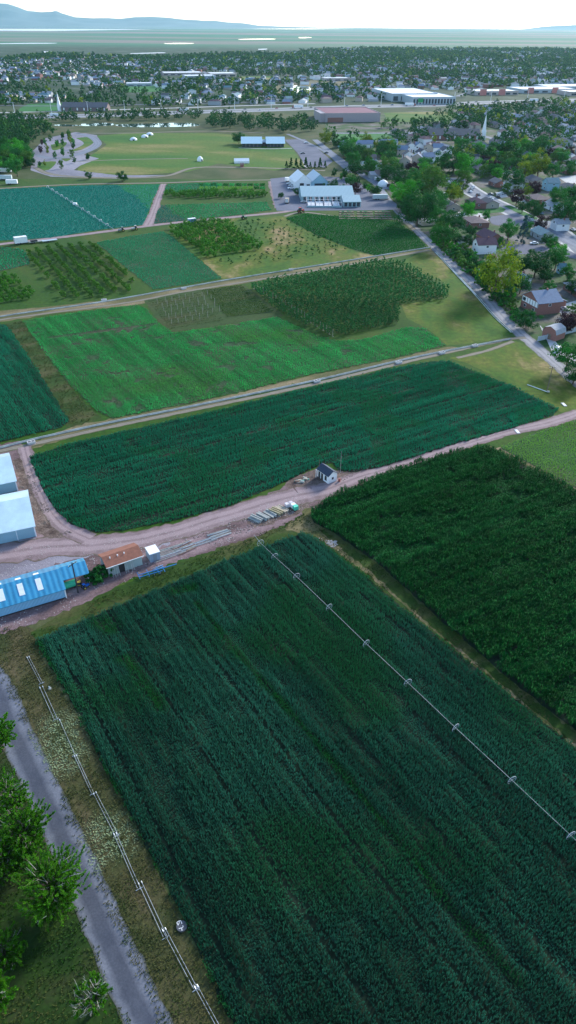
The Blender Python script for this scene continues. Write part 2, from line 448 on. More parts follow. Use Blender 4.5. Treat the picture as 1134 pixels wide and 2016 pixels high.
for i in range(len(xs)-1):
    for j in range(len(ys)-1):
        q = i*len(ys)+j; mb.f.append((q, q+len(ys), q+len(ys)+1, q+1)); mb.m.append(0)
tag(mb.build('ground', mt), kind='structure')

# --- soils and grasses under things
M['dirt'] = ground_mat('pinkish_dirt', [(.075, .045, .042), (.17, .112, .115), (.30, .21, .215)], .16, 1.6, .3, bump=.3, rot=-ROWX, stretch=3)
M['yard'] = ground_mat('grey_gravel_yard', [(.14, .12, .14), (.23, .205, .235), (.30, .275, .31)], .09, 2.5, .22, bump=.3, rot=-ROWX, stretch=2)
M['browndirt'] = ground_mat('brown_dirt', [(.055, .035, .03), (.13, .09, .075), (.2, .15, .13)], .35, 2.2, .4, bump=.5)
M['tan'] = ground_mat('tan_verge', [(.06, .075, .02), (.13, .115, .05), (.25, .19, .11)], .12, 1.5, .35, rot=-ROWX, stretch=3)
M['verge'] = ground_mat('dry_verge', [(.028, .045, .012), (.06, .06, .022), (.10, .08, .04)], .2, 1.8, .4, bump=.4, rot=-ROW, stretch=2.5)
M['verge_g'] = ground_mat('green_verge', [(.012, .045, .004), (.03, .062, .008), (.085, .075, .03)], .12, 1.5, .35, rot=-ROWX, stretch=3)
M['olive'] = ground_mat('olive_pasture', [(.015, .075, .002), (.04, .105, .004), (.09, .115, .010), (.26, .19, .085)], .05, .5, .4, rot=-ROW+.6, stretch=1.8)
M['olive2'] = ground_mat('orchard_floor', [(.012, .06, .003), (.026, .078, .004), (.06, .085, .012)], .05, .7, .35, rot=-ROW, stretch=3)
M['lawn'] = ground_mat('mown_lawn', [(.02, .12, .025), (.03, .16, .03)], .05, 1, .15)
M['meadow'] = ground_mat('meadow', [(.012, .085, .005), (.035, .12, .008), (.085, .13, .014), (.21, .18, .06)], .014, .35, .3, rot=.2, stretch=2.5)
M['asph'] = ground_mat('car_park_asphalt', [(.10, .11, .15), (.15, .16, .21)], .05, 1, .15)
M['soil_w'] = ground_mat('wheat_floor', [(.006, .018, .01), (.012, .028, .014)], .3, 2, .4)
M['soil_bed'] = ground_mat('nursery_bed_floor', [(.02, .06, .010), (.04, .065, .015), (.06, .05, .02)], .06, .8, .4, rot=-ROWX, stretch=5)

def S_(name, px, z, m, **k): return sheet(name, px, z, M[m], **k)
# big grounds
S_('ground_pasture', [(-300, 352), (140, 352), (540, 352), (770, 352), (860, 480), (1020, 655), (1200, 800), (1300, 900), (1000, 900), (600, 1040), (300, 1160), (-100, 1260), (-300, 1300)], .006, 'olive2', jit=0)
S_('verge_ground', [(-400, 1215), (60, 1235), (90, 1255), (240, 1190), (430, 1110), (560, 1060), (640, 1020), (640, 1080), (75, 1285), (170, 1440), (300, 1700), (380, 1860), (480, 2060), (600, 2300), (200, 2300), (-400, 2000)], .012, 'verge')
S_('verge_ground', [(60, 1245), (170, 1180), (320, 1120), (480, 1055), (600, 1005), (640, 1040), (640, 1060), (560, 1075), (430, 1122), (240, 1202), (80, 1270)], .018, 'verge_g')
M['treelawn'] = ground_mat('tree_lawn', [(.010, .032, .005), (.018, .045, .006), (.045, .042, .02)], .13, 2, .4)
S_('tree_lawn', [(-300, 1260), (-30, 1300), (-10, 1400), (60, 1600), (150, 1800), (240, 1950), (300, 2060), (380, 2300), (-300, 2300)], .018, 'treelawn')
# farmyard
S_('farmyard', [(-200, 1060), (-40, 880), (40, 868), (50, 905), (75, 960), (105, 1020), (140, 1045), (190, 1060), (260, 1052), (350, 1034), (450, 1008), (520, 978), (590, 945), (625, 920), (700, 935), (720, 925), (760, 935), (660, 985), (620, 1005), (560, 1035), (470, 1065), (330, 1110), (250, 1145), (170, 1185), (60, 1230), (-200, 1310)], .024, 'dirt', curve=False, jit=.35)
S_('farmyard_gravel', [(-200, 1080), (75, 1062), (150, 1058), (230, 1062), (340, 1045), (330, 1075), (200, 1092), (120, 1110), (0, 1150), (-200, 1200)], .03, 'yard', curve=True, jit=.5)
S_('bare_dirt_strip', [(45, 905), (62, 930), (90, 990), (115, 1035), (150, 1052), (110, 1062), (75, 1050), (66, 1010), (38, 950), (28, 905)], .034, 'browndirt', curve=True, jit=.5)
S_('bare_dirt_strip', [(570, 945), (620, 925), (700, 930), (735, 920), (700, 940), (660, 955), (600, 965), (560, 958)], .034, 'browndirt', curve=True, jit=.4)
S_('bare_dirt_strip', [(480, 1020), (520, 1008), (590, 990), (610, 1000), (560, 1022), (500, 1040)], .034, 'browndirt', curve=True, jit=.4)
S_('bare_dirt_strip', [(210, 1142), (300, 1108), (380, 1080), (440, 1055), (470, 1062), (400, 1090), (330, 1108), (250, 1142)], .034, 'dirt', curve=True, jit=.3)
# dirt/tan patches
S_('tan_verge', [(600, 1000), (625, 1005), (640, 1040), (620, 1055), (560, 1040), (585, 1020)], .03, 'tan', curve=True, jit=.5)
S_('verge_ground', [(612, 1040), (640, 1046), (735, 1106), (850, 1205), (1000, 1335), (1134, 1440), (1250, 1530), (1250, 1590), (1134, 1478), (960, 1337), (800, 1206), (690, 1114), (640, 1078)], .03, 'verge_g', jit=.35)
ribbon('bare_strip', [(606, 1034), (640, 1062), (690, 1101), (740, 1141), (850, 1236), (1000, 1361), (1134, 1469), (1250, 1560)], [2.2, 1.4, .7, .55, .6, .6, .6], .036, M['tan'], jit=.22, step=.8)
S_('tan_verge', [(940, 880), (985, 880), (1060, 915), (1134, 958), (1250, 1020), (1250, 1045), (1134, 975), (1010, 905), (965, 888)], .03, 'tan', jit=.35)
S_('brown_grass_strip', [(10, 637), (42, 630), (60, 655), (100, 712), (150, 775), (205, 828), (130, 842), (80, 740)], .02, 'verge_g', jit=.3)
S_('pasture', [(800, 510), (850, 488), (905, 550), (1010, 655), (960, 672), (880, 680), (845, 650), (800, 625), (790, 600), (885, 585), (870, 555), (790, 520)], .02, 'olive')
S_('pasture', [(885, 705), (960, 690), (1015, 672), (1060, 690), (1120, 750), (1250, 860), (1134, 812), (1105, 812), (1000, 755), (920, 715)], .02, 'olive')
S_('pasture', [(330, 445), (420, 432), (560, 425), (700, 495), (745, 505), (440, 550), (345, 470)], .02, 'olive')
S_('tan_verge', [(150, 838), (400, 790), (600, 742), (700, 722), (880, 683), (900, 684), (700, 732), (600, 752), (400, 802), (220, 838), (60, 885), (20, 885)], .026, 'tan', jit=.4)
S_('headland', [(0, 612), (100, 603), (250, 586), (400, 560), (560, 535), (700, 512), (840, 490), (850, 494), (700, 520), (560, 545), (400, 572), (270, 600), (100, 618), (0, 634)], .024, 'tan', jit=.3)
S_('orchard_floor', [(40, 492), (185, 478), (300, 572), (130, 600), (60, 600)], .022, 'olive2', jit=.3)

# --- roads
M['asphalt'] = road_mat('worn_asphalt', (.095, .105, .135), (.185, .195, .23), (.035, .042, .062), (.07, .075, .06), .3, rutc=.7, rutw=.14, lanes=1)
M['lane'] = road_mat('gravel_lane', (.15, .15, .165), (.25, .245, .26), (.33, .32, .34), (.08, .10, .05), .3)
M['dirtroad'] = road_mat('dirt_road', (.16, .11, .11), (.27, .195, .20), (.36, .27, .275), (.11, .085, .06), .3)
M['track'] = road_mat('farm_track', (.10, .09, .05), (.17, .145, .10), (.27, .235, .20), (.07, .09, .03), .25, rutc=.7)
M['street'] = road_mat('street_asphalt', (.12, .14, .18), (.17, .19, .235), (.21, .23, .28), (.20, .21, .22), .1)
M['freeway'] = road_mat('freeway_concrete', (.24, .25, .27), (.32, .33, .35), (.2, .2, .22), (.15, .17, .14), .02)
M['conc'] = hard_mat('pale_concrete', (.42, .42, .42), .85, scale=.5, var=.2)
ribbon('asphalt_road', [(-260, 1130), (-120, 1230), (-15, 1345), (30, 1440), (95, 1580), (165, 1730), (230, 1880), (305, 2040), (420, 2260)], [7.5, 6.5, 5.8, 5.5, 5.2, 5.0, 5.0, 5.0], .04, M['asphalt'], jit=.10, step=1.0)
ribbon('farm_lane', [(668, 318), (700, 338), (742, 364), (762, 390), (782, 415), (806, 439), (856, 488), (911, 538), (955, 583), (990, 624), (1025, 657), (1064, 690), (1102, 723), (1136, 752), (1240, 840)], [5, 5, 5, 5, 5.5, 5.5, 6, 6, 6, 5], .04, M['lane'], jit=.25, step=2)
ribbon('dirt_road', [(590, 975), (650, 962), (720, 935), (800, 915), (900, 880), (1000, 850), (1070, 835), (1134, 815), (1260, 770)], [8, 5, 4.6, 4.6, 4.8, 5, 5], .044, M['dirtroad'], jit=.25, step=1.5)
ribbon('dirt_road', [(-30, 1095), (100, 1078), (200, 1072), (300, 1058), (400, 1030), (500, 1000), (590, 975)], [8, 8, 8, 7, 7, 7.5, 8], .046, M['dirtroad'], jit=.4, step=1.5)
ribbon('dirt_road', [(48, 880), (60, 925), (85, 980), (118, 1030), (175, 1062)], [4, 3.5, 3.5, 4, 5], .048, M['dirtroad'], jit=.2, step=1.5)
ribbon('farm_track', [(-120, 912), (30, 882), (230, 838), (400, 803), (620, 756), (785, 716), (890, 692), (1000, 668), (1035, 665)], 2.3, .044, M['track'], jit=.15, step=2)
ribbon('farm_track', [(-120, 498), (0, 481), (130, 466), (290, 445), (380, 435), (545, 419), (600, 412), (760, 408), (790, 420)], 5, .044, M['dirtroad'], jit=.15, step=4)
ribbon('farm_track', [(-120, 652), (0, 630), (100, 616), (250, 596), (365, 574), (500, 552), (700, 519), (845, 492)], 2.2, .044, M['track'], jit=.15, step=3)
ribbon('farm_track', [(-120, 378), (0, 371), (150, 363), (320, 360), (430, 356), (540, 354)], 4, .044, M['track'], jit=.15, step=5)
ribbon('dirt_road', [(322, 362), (310, 395), (300, 425), (290, 444)], [5, 5, 6, 8], .048, M['dirtroad'], jit=.3, step=4)
ribbon('dirt_road', [(537, 357), (545, 385), (552, 410)], 8, .048, M['dirtroad'], jit=.3, step=4)
ribbon('farm_track', [(560, 426), (600, 418), (690, 430), (780, 432), (815, 452)], 3, .045, M['track'], jit=.15, step=4)
ribbon('farm_track', [(900, 705), (960, 690), (1010, 672)], 2, .05, M['track'], jit=.15, step=2)

# --- concrete irrigation ditches beside the tracks: two lips, bed and water
mt, n, b, o = newmat('pond_water'); b.inputs['Base Color'].default_value = (.04, .07, .07, 1); b.inputs['Roughness'].default_value = .04
b.inputs['Specular IOR Level'].default_value = .9
bp = n.nodes.new('ShaderNodeBump'); bp.inputs['Strength'].default_value = .02; n.links.new(noise(n, coords(n), .8, 3), bp.inputs['Height']); n.links.new(bp.outputs[0], b.inputs['Normal'])
M['water'] = mt
M['ditch'] = hard_mat('ditch_concrete', (.38, .41, .40), .9, scale=.3, var=.35)
def ditch(px, w, label=None, lip=.16, mat='ditch'):
    sp = spline([P(*p) for p in px], 3); n = len(sp); mb = MB()
    prof = [(-w/2-lip, .02), (-w/2-lip, .32), (-w/2, .34), (-w/4, .08), (w/4, .08), (w/2, .34), (w/2+lip, .32), (w/2+lip, .02)]
    vs = []
    for i, p in enumerate(sp):
        d = sp[min(i+1, n-1)]-sp[max(i-1, 0)]; d.z = 0; d.normalize(); nr = Vector((-d.y, d.x, 0))
        for a, z in prof: q = p+nr*a; vs.append((q.x, q.y, z))
    k = len(prof); fs = [(i*k+j, i*k+j+1, (i+1)*k+j+1, (i+1)*k+j) for i in range(n-1) for j in range(k-1)]
    mb.add(vs, fs); o = mb.build('irrigation_ditch', M[mat]); tag(o, label, kind='structure')
    vs = []
    for i, p in enumerate(sp):
        d = sp[min(i+1, n-1)]-sp[max(i-1, 0)]; d.z = 0; d.normalize(); nr = Vector((-d.y, d.x, 0))
        for a in (-w*.36, w*.36): q = p+nr*a; vs.append((q.x, q.y, .2))
    me = bpy.data.meshes.new('ditch_water'); me.from_pydata(vs, [], [(2*i, 2*i+1, 2*i+3, 2*i+2) for i in range(n-1)]); me.materials.append(M['water'])
    tag(mkobj('ditch_water', me), kind='structure')
ditch([(-120, 648), (0, 624), (80, 612), (200, 595), (330, 572), (450, 551), (600, 527), (700, 511), (848, 487)], .5)
ditch([(-80, 905), (40, 872), (200, 836), (400, 796), (620, 750), (785, 711), (860, 695), (960, 676), (1005, 668)], .5)
ditch([(858, 497), (900, 542), (940, 585), (975, 625), (1008, 655)], .6)
M['pale'] = hard_mat('pale_block', (.55, .53, .52), .9, var=.2)
for (x, y) in [(62, 873), (624, 752), (785, 715), (870, 696), (362, 569), (205, 592), (573, 532), (935, 682)]:
    p = P(x, y); mb = MB(); mb.box(-1.0, -.7, 0, 1.0, -.5, .7).box(-1.0, .5, 0, 1.0, .7, .7).box(-1.1, -.5, 0, -.9, .5, .7).box(.9, -.5, 0, 1.1, .5, .7).box(-.1, -.5, .6, .1, .5, .75)
    o = mb.build('ditch_gate_box', M['pale'], None, p, ROWX)
    tag(o, 'pale concrete gate box standing in the irrigation ditch beside a farm track', 'gate box', 'concrete gate boxes along the ditches')

# --- visitor area, car parks and streets
ribbon('access_road', [(566, 264), (612, 284), (648, 304), (664, 318), (690, 340)], [4, 4, 4, 4], .13, M['street'], jit=.1, step=6)
ribbon('access_road', [(620, 275), (650, 300), (680, 322), (720, 348), (760, 372)], [6, 7, 7, 6], .10, M['street'], jit=.1, step=6)
S_('car_park', [(560, 275), (600, 274), (632, 298), (655, 318), (640, 330), (603, 328), (585, 300)], .07, 'asph', jit=.1)
S_('car_park', [(532, 352), (585, 346), (700, 350), (720, 372), (780, 400), (784, 412), (760, 414), (545, 415), (540, 400)], .05, 'asph', jit=.1)
ribbon('footpath', [(563, 275), (590, 297), (604, 330)], 3, .06, M['conc'], jit=.1, step=6)
ribbon('footpath', [(470, 291), (520, 293), (575, 292)], 2.5, .06, M['conc'], jit=.1, step=6)
S_('meadow', [(190, 268), (250, 262), (420, 262), (540, 272), (575, 290), (600, 328), (540, 336), (430, 322), (370, 338), (260, 345), (150, 342), (160, 318), (210, 285)], .02, 'meadow')
M['park'] = ground_mat('park_gravel', [(.15, .15, .18), (.22, .21, .25), (.28, .27, .31)], .02, .4, .2)
S_('park_paving', [(62, 300), (90, 272), (150, 260), (190, 266), (200, 282), (165, 305), (195, 312), (160, 325), (145, 335), (230, 345), (290, 345), (330, 345), (230, 352), (100, 348), (60, 335)], .03, 'park')
for e in ([(100, 285), (130, 280), (125, 290), (105, 296)], [(150, 272), (175, 270), (185, 280), (160, 295), (140, 297), (165, 283)], [(75, 320), (110, 318), (95, 335), (75, 332)], [(120, 312), (140, 312), (130, 318)]):
    S_('park_island', e, .04, 'meadow', curve=True)
ribbon('park_road', [(70, 305), (110, 312), (165, 300), (192, 284), (180, 270), (150, 262)], 8, .045, M['street'], jit=.1, step=8)
ribbon('park_road', [(70, 330), (100, 343), (170, 349), (260, 350), (330, 346), (385, 330), (480, 330), (560, 332), (640, 336)], 5, .045, M['track'], jit=.1, step=8)
ribbon('park_road', [(150, 262), (260, 262), (400, 258), (520, 262)], 5, .045, M['track'], jit=.1, step=8)
ribbon('field_path', [(150, 318), (250, 314), (370, 312)], 3, .045, M['track'], jit=.1, step=8)
S_('lawn', [(655, 264), (770, 263), (775, 275), (660, 280)], .03, 'lawn')
ribbon('street', [(640, 262), (780, 262), (900, 258)], 8, .05, M['street'], step=8)
S_('pasture', [(755, 222), (890, 219), (900, 232), (850, 240), (765, 240)], .03, 'meadow')
# freeway
ribbon('freeway', [(-300, 236), (0, 231), (200, 227), (400, 220), (567, 215), (700, 210), (850, 207), (950, 202), (1134, 197), (1400, 190)], 44, .06, M['freeway'], jit=.2, step=40)
ribbon('freeway_median', [(-300, 235.6), (0, 230.6), (200, 226.6), (400, 219.7), (567, 214.7), (700, 209.7), (850, 206.7), (950, 201.7), (1134, 196.7), (1400, 189.7)], 3, .14, M['base'], jit=.2, step=40)
ribbon('frontage_road', [(0, 222), (150, 218), (300, 214), (450, 209), (620, 204)], 9, .06, M['conc'], jit=.2, step=40)

# --- ponds and far salt pans
def pond(px, z=.05, curve=True): return sheet('water', px, z, M['water'], curve=curve, kind='structure', jit=0)
pond([(225, 246), (260, 244), (300, 243), (340, 242), (385, 243), (388, 248), (330, 250), (250, 250)])
pond([(100, 246), (130, 245), (160, 247), (130, 249)])
pond([(160, 244), (215, 242), (220, 247), (165, 248)])
pond([(552, 170), (585, 168), (612, 172), (605, 180), (575, 182), (556, 178)])
M['pan'] = hard_mat('salt_pan', (.70, .71, .70), .6, var=.1, scale=.01)
pond([(322, 85.3), (350, 84.4), (379, 85), (376, 86.4), (332, 86.8)], .3)
pond([(468, 77.2), (500, 76.2), (538, 76.2), (536, 77.8), (480, 78.5)], .3)
pond([(587, 73.6), (600, 72.8), (614, 73.6), (604, 75), (591, 75.2)], .3)
for q in ([(258, 105), (318, 103.4), (320, 104.6), (262, 106)], [(83, 101.5), (102, 101), (100, 103), (85, 103.5)], [(20, 113), (95, 111.5), (97, 114), (25, 115)], [(508, 96.5), (525, 96), (524, 97.5), (510, 98)], [(0, 85.5), (60, 84.6), (110, 84.8), (100, 85.8), (50, 86.2), (0, 86.5)]):
    sheet('salt_flat', q, .3, M['pan'], curve=True, jit=0, kind='structure')
# the great lake below the mountains
sheet('lake', [(-260, 50.0), (100, 52.5), (300, 54.5), (560, 56.0), (700, 56.6), (600, 57.6), (300, 57.0), (100, 56.0), (-260, 55.0)], .4, M['water'], jit=0, kind='structure')
sheet('salt_flat', [(-260, 55.5), (0, 57), (100, 57), (300, 58), (100, 61), (-260, 59)], .4, M['pan'], jit=0, kind='structure')

# --- mountains
mt, n, b, o = newmat('haze_tinted_rock')
c = ramp(n, noise(n, coords(n), .0012, 6, .6), [(.35, (.035, .075, .085)), (.6, (.08, .12, .13))]); n.links.new(c, b.inputs['Base Color']); b.inputs['Roughness'].default_value = 1  # rock colour carries some blue of the distance haze painted in
def mountain(D, prof, W, seed):
    """prof: (photo x, ridge photo y) at distance D"""
    nx, ny = 300, 30; xs = np.linspace(prof[0][0], prof[-1][0], nx); ys = np.interp(xs, [p[0] for p in prof], [p[1] for p in prof])
    V = []
    yh = [YH+(x-CX)*RO for x in xs]
    for i in range(nx):
        hh = max(0, (yh[i]-ys[i])/2053*D+98)
        base = P(xs[i], yh[i]+2053*98/D); dx, dy = base.x, base.y
        for j in range(ny):
            t = j/(ny-1)*2-1
            prf = max(0, 1-abs(t))**1.15
            jit = (vnoise(np.array([dx+j*777.]), np.array([dy+j*531.]), 900, seed)[0]-.5)
            V.append((dx*(1+t*W/D), dy*(1+t*W/D), hh*prf*(1+.5*jit*(abs(t) > .05))-3))
    F = [(i*ny+j, (i+1)*ny+j, (i+1)*ny+j+1, i*ny+j+1) for i in range(nx-1) for j in range(ny-1)]
    me = bpy.data.meshes.new('mountains'); me.from_pydata(V, [], F); me.materials.append(mt); me.update()
    for p in me.polygons: p.use_smooth = True
    return tag(mkobj('mountains', me), kind='structure')
mountain(26500, [(-700, 40), (-400, 10), (-200, 12), (-60, 8), (0, 5), (22, 6), (42, 13), (58, 20), (85, 23), (105, 22), (115, 20), (125, 25), (150, 33), (185, 35), (240, 36), (265, 33), (300, 32), (335, 34), (370, 39), (400, 41), (425, 40), (445, 43), (480, 45), (510, 50), (560, 52), (620, 54)], 2600, 5)
mountain(29000, [(560, 56), (600, 53), (640, 54), (700, 58)], 800, 6)
mountain(29000, [(1020, 58), (1070, 52), (1134, 48), (1250, 42), (1400, 50)], 800, 8)

# --- haze
mb = MB().box(-32000, -2500, -1.2, 32000, 31500, 900)
mt = bpy.data.materials.new('haze'); mt.use_nodes = True; n = mt.node_tree; n.nodes.clear()
o = n.nodes.new('ShaderNodeOutputMaterial'); v = n.nodes.new('ShaderNodeVolumePrincipled'); n.links.new(v.outputs[0], o.inputs['Volume'])
v.inputs['Color'].default_value = (.47, .80, .96, 1); v.inputs['Density'].default_value = 2.3e-5; v.inputs['Anisotropy'].default_value = .3
HAZE = tag(mb.build('haze', mt), kind='stuff')

# ================================================================== CROPS
near_wheat = [(70, 1262), (140, 1232), (240, 1190), (330, 1152), (430, 1110), (500, 1083), (560, 1062), (600, 1051), (640, 1073), (700, 1118), (800, 1203), (960, 1334), (1134, 1474), (1300, 1610), (1500, 2000), (1500, 2400), (590, 2400), (505, 2100), (440, 1985), (390, 1870), (345, 1775), (300, 1690), (255, 1600), (215, 1530), (180, 1460), (150, 1400), (120, 1345), (95, 1305)]
corn = [(612, 1015), (625, 1000), (660, 978), (720, 950), (760, 933), (830, 910), (900, 893), (940, 885), (972, 886), (1010, 905), (1060, 930), (1134, 972), (1300, 1065), (1700, 1400), (1700, 1900), (1300, 1580), (1134, 1440), (1000, 1335), (850, 1205), (740, 1106), (650, 1045), (618, 1030)]
mid_wheat = [(58, 900), (130, 876), (230, 853), (400, 815), (600, 766), (760, 728), (850, 712), (880, 711), (1000, 757), (1100, 806), (1090, 817), (1000, 846), (900, 873), (800, 905), (750, 920), (690, 930), (665, 925), (655, 912), (630, 915), (600, 930), (585, 938), (520, 967), (450, 997), (350, 1023), (250, 1043), (190, 1049), (140, 1033), (110, 1005), (85, 965), (70, 930)]
light_right = [(985, 882), (1020, 866), (1134, 826), (1300, 770), (1700, 900), (1700, 1150), (1300, 1040), (1134, 962), (1060, 922), (1005, 893)]
big_light = [(45, 632), (150, 616), (270, 600), (288, 608), (310, 635), (342, 656), (440, 642), (545, 624), (580, 640), (620, 660), (665, 672), (720, 668), (800, 645), (835, 646), (878, 680), (800, 700), (700, 720), (600, 740), (500, 765), (400, 788), (300, 808), (222, 824), (190, 808), (140, 760), (100, 710), (60, 655)]
left_dark = [(-500, 690), (-100, 655), (0, 638), (12, 640), (60, 708), (137, 830), (120, 842), (20, 866), (-100, 895), (-500, 960)]
teal_mid = [(190, 478), (250, 466), (320, 456), (342, 468), (390, 510), (436, 548), (370, 560), (302, 570), (270, 545), (230, 512)]
dark_right = [(562, 430), (600, 421), (700, 428), (782, 437), (815, 460), (840, 487), (790, 496), (740, 503), (690, 490), (620, 462)]
teal_left = [(-500, 405), (-100, 380), (0, 373), (150, 366), (315, 363), (300, 395), (290, 425), (280, 443), (200, 452), (100, 468), (0, 474), (-100, 488), (-500, 530)]
strip_top = [(328, 363), (430, 360), (425, 378), (322, 380)]
strip_low = [(318, 404), (420, 401), (525, 398), (535, 414), (460, 425), (380, 433), (303, 441), (308, 420)]
strip_corner = [(-60, 480), (50, 492), (60, 520), (0, 535), (-100, 545)]
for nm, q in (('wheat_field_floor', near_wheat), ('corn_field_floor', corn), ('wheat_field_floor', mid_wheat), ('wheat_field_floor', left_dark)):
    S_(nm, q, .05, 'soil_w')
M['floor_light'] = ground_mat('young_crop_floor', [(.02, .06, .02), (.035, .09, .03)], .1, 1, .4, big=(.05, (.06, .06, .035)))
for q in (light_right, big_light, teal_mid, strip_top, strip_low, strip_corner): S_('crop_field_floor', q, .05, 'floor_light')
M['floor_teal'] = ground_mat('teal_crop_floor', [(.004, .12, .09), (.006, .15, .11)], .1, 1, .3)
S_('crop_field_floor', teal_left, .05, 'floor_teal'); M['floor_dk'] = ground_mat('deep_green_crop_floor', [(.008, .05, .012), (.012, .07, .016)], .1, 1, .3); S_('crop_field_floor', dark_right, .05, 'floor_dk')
def xy(p): q = P(*p); return (q.x, q.y)
wl = [((388, 1190), (470, 1290), 1.0), ((440, 1255), (640, 1485), .9), ((640, 1485), (860, 1750), .7), ((250, 1300), (315, 1390), 1.8), ((200, 1225), (215, 1245), 2.0), ((850, 1750), (1010, 1930), 1.0), ((350, 1165), (380, 1160), 1.6), ((640, 1070), (1134, 1465), 1.0), ((80, 1270), (470, 2040), .7)]
def wt(X, Y):
    T = np.zeros(X.shape)
    for k, (a, b_, wd) in enumerate(wl):
        d = segdist(X, Y, xy(a), xy(b_)); nz = vnoise(X, Y, 3, k)
        T = np.maximum(T, np.clip(1.3-d/(wd*(.5+nz)), 0, 1)*(.55+.45*vnoise(X, Y, 1.5, k+9)))
    big = np.clip((vnoise(X, Y, 14, 40)-.55)*1.6, 0, .5)
    return np.maximum(T, big)
def tram(spc, wd, off=0., amt=.75, row=ROW):
    def f(X, Y):
        v = -X*math.sin(row)+Y*math.cos(row)+.25*np.sin((X*math.cos(row)+Y*math.sin(row))*.11)
        q = np.abs(((v+off) % spc)-spc/2)
        return np.where(q < wd, 1-amt*(vnoise(X, Y, 9, 77) > .3), 1.0)
    return f
M['wheat'] = leaf_mat('blue_green_wheat', (.014, .108, .058), (.038, .195, .122), .09, tint=(.010, .15, .018), trans=.25, spec=.15, rot=-ROW, stretch=4, streak=.8)
M['corn'] = leaf_mat('dark_corn', (.0045, .088, .015), (.011, .132, .030), .06, trans=.2, rot=-ROWX, stretch=6, streak=.4, spec=.08)
M['wheat2'] = leaf_mat('deep_wheat', (.008, .165, .075), (.014, .235, .125), .04, tint=(.012, .20, .03), trans=.25, spec=.15, rot=-ROWX, stretch=5, streak=.5)
M['lightcrop'] = leaf_mat('light_green_crop', (.025, .33, .075), (.05, .44, .11), .05, tint=(.13, .17, .10), trans=.3, spec=.15, rot=-ROW, stretch=5, streak=.35, big=(.018, (.07, .30, .05)))
M['limecrop'] = leaf_mat('lime_crop', (.16, .40, .05), (.24, .48, .09), .06, trans=.25)
M['tealcrop'] = leaf_mat('teal_crop', (.004, .20, .15), (.008, .26, .19), .03, tint=(.04, .36, .08), trans=.2, rot=-ROWX, stretch=6)
M['tealmid'] = leaf_mat('teal_green_crop', (.018, .28, .11), (.03, .36, .15), .05, trans=.2, rot=-ROW, stretch=6)
M['deepgreen'] = leaf_mat('deep_green_crop', (.006, .15, .018), (.014, .20, .028), .05, trans=.2, rot=-ROW, stretch=6)
crop('wheat', near_wheat, M['wheat'], ROW, .33, .30, .80, 8, .40, .062, tintf=wt, dens=lambda X, Y: tram(11.5, .30)(X, Y)*tram(3.1, .16, amt=.45)(X, Y), hvar=.16, wave=(1.55, .13))
crop('corn', corn, M['corn'], ROWX, .76, .38, 1.6, 9, .85, .11, lean=.8, droop=.35, dens=tram(24, .6, amt=.5, row=ROWX), hvar=.24, wave=(3.04, .07))
crop('wheat', mid_wheat, M['wheat2'], ROWX, .48, .42, .75, 6, .48, .11, tintf=lambda X, Y: np.clip((vnoise(X, Y, 9, 4)-.6)*2, 0, .3), dens=lambda X, Y: tram(13, .4, row=ROWX)(X, Y)*tram(4.1, .25, amt=.4, row=ROWX)(X, Y), hvar=.2, wave=(2.05, .13))
crop('crop_plants', light_right, M['limecrop'], ROW, .55, .45, .35, 5, .42, .14)
def blt(X, Y):
    T = np.zeros(X.shape)
    T = np.maximum(T, np.clip((vnoise(X, Y, 7, 21)*vnoise(X, Y, 2.2, 22)-.47)*5, 0, 1))
    d = segdist(X, Y, xy((100, 665)), xy((300, 640))); T = np.maximum(T, np.clip(1.4-d/1.1, 0, 1)*.9)
    return T
crop('crop_plants', big_light, M['lightcrop'], ROW, .62, .5, .42, 5, .5, .17, tintf=blt, dens=lambda X, Y: 1-.75*blt(X, Y)*(vnoise(X, Y, 1.3, 5) > .35), hvar=.35)
M['wheat3'] = leaf_mat('deep_wheat', (.008, .165, .075), (.014, .235, .125), .04, tint=(.012, .20, .03), trans=.25, spec=.15, rot=-ROW, stretch=5, streak=.5)
crop('crop_plants', left_dark, M['wheat3'], ROW, .6, .5, .7, 5, .55, .15, wave=(2.4, .12))
crop('crop_plants', teal_mid, M['tealmid'], ROW, .95, .7, .4, 5, .6, .25)
crop('crop_plants', dark_right, M['deepgreen'], ROW, 1.1, .8, .5, 5, .8, .3)
def tlt(X, Y):
    a = xy((222, 362)); b_ = xy((285, 440)); v = (X-a[0])*(b_[1]-a[1])-(Y-a[1])*(b_[0]-a[0]); L = math.hypot(b_[0]-a[0], b_[1]-a[1])
    px, py = PXA(X, Y); q = (px-np.interp(py, [362, 385, 410, 443], [222, 262, 284, 287]))/7+3*(vnoise(X, Y, 6, 2)-.5)
    return np.clip(q, 0, 1)*(.75+.25*vnoise(X, Y, 8, 2))
crop('crop_plants', teal_left, M['tealcrop'], ROWX, 1.5, 1.1, .5, 5, 1.0, .42, tintf=tlt)
crop('crop_plants', strip_top, M['tealmid'], ROWX, 1.5, 1.1, .5, 5, 1.0, .42)
M['striplow'] = leaf_mat('strip_crop', (.03, .33, .10), (.04, .42, .14), .05, tint=(.004, .22, .15), trans=.2)
def slt(X, Y):
    px, py = PXA(X, Y); return np.clip((np.interp(py, [398, 420, 440], [325, 345, 385])-px)/7+2*(vnoise(X, Y, 6, 2)-.5), 0, 1)
crop('crop_plants', strip_low, M['striplow'], ROWX, 1.5, 1.1, .5, 5, 1.0, .42, tintf=slt)
crop('crop_plants', strip_corner, M['tealmid'], ROWX, 1.2, 1.0, .5, 5, .9, .4)
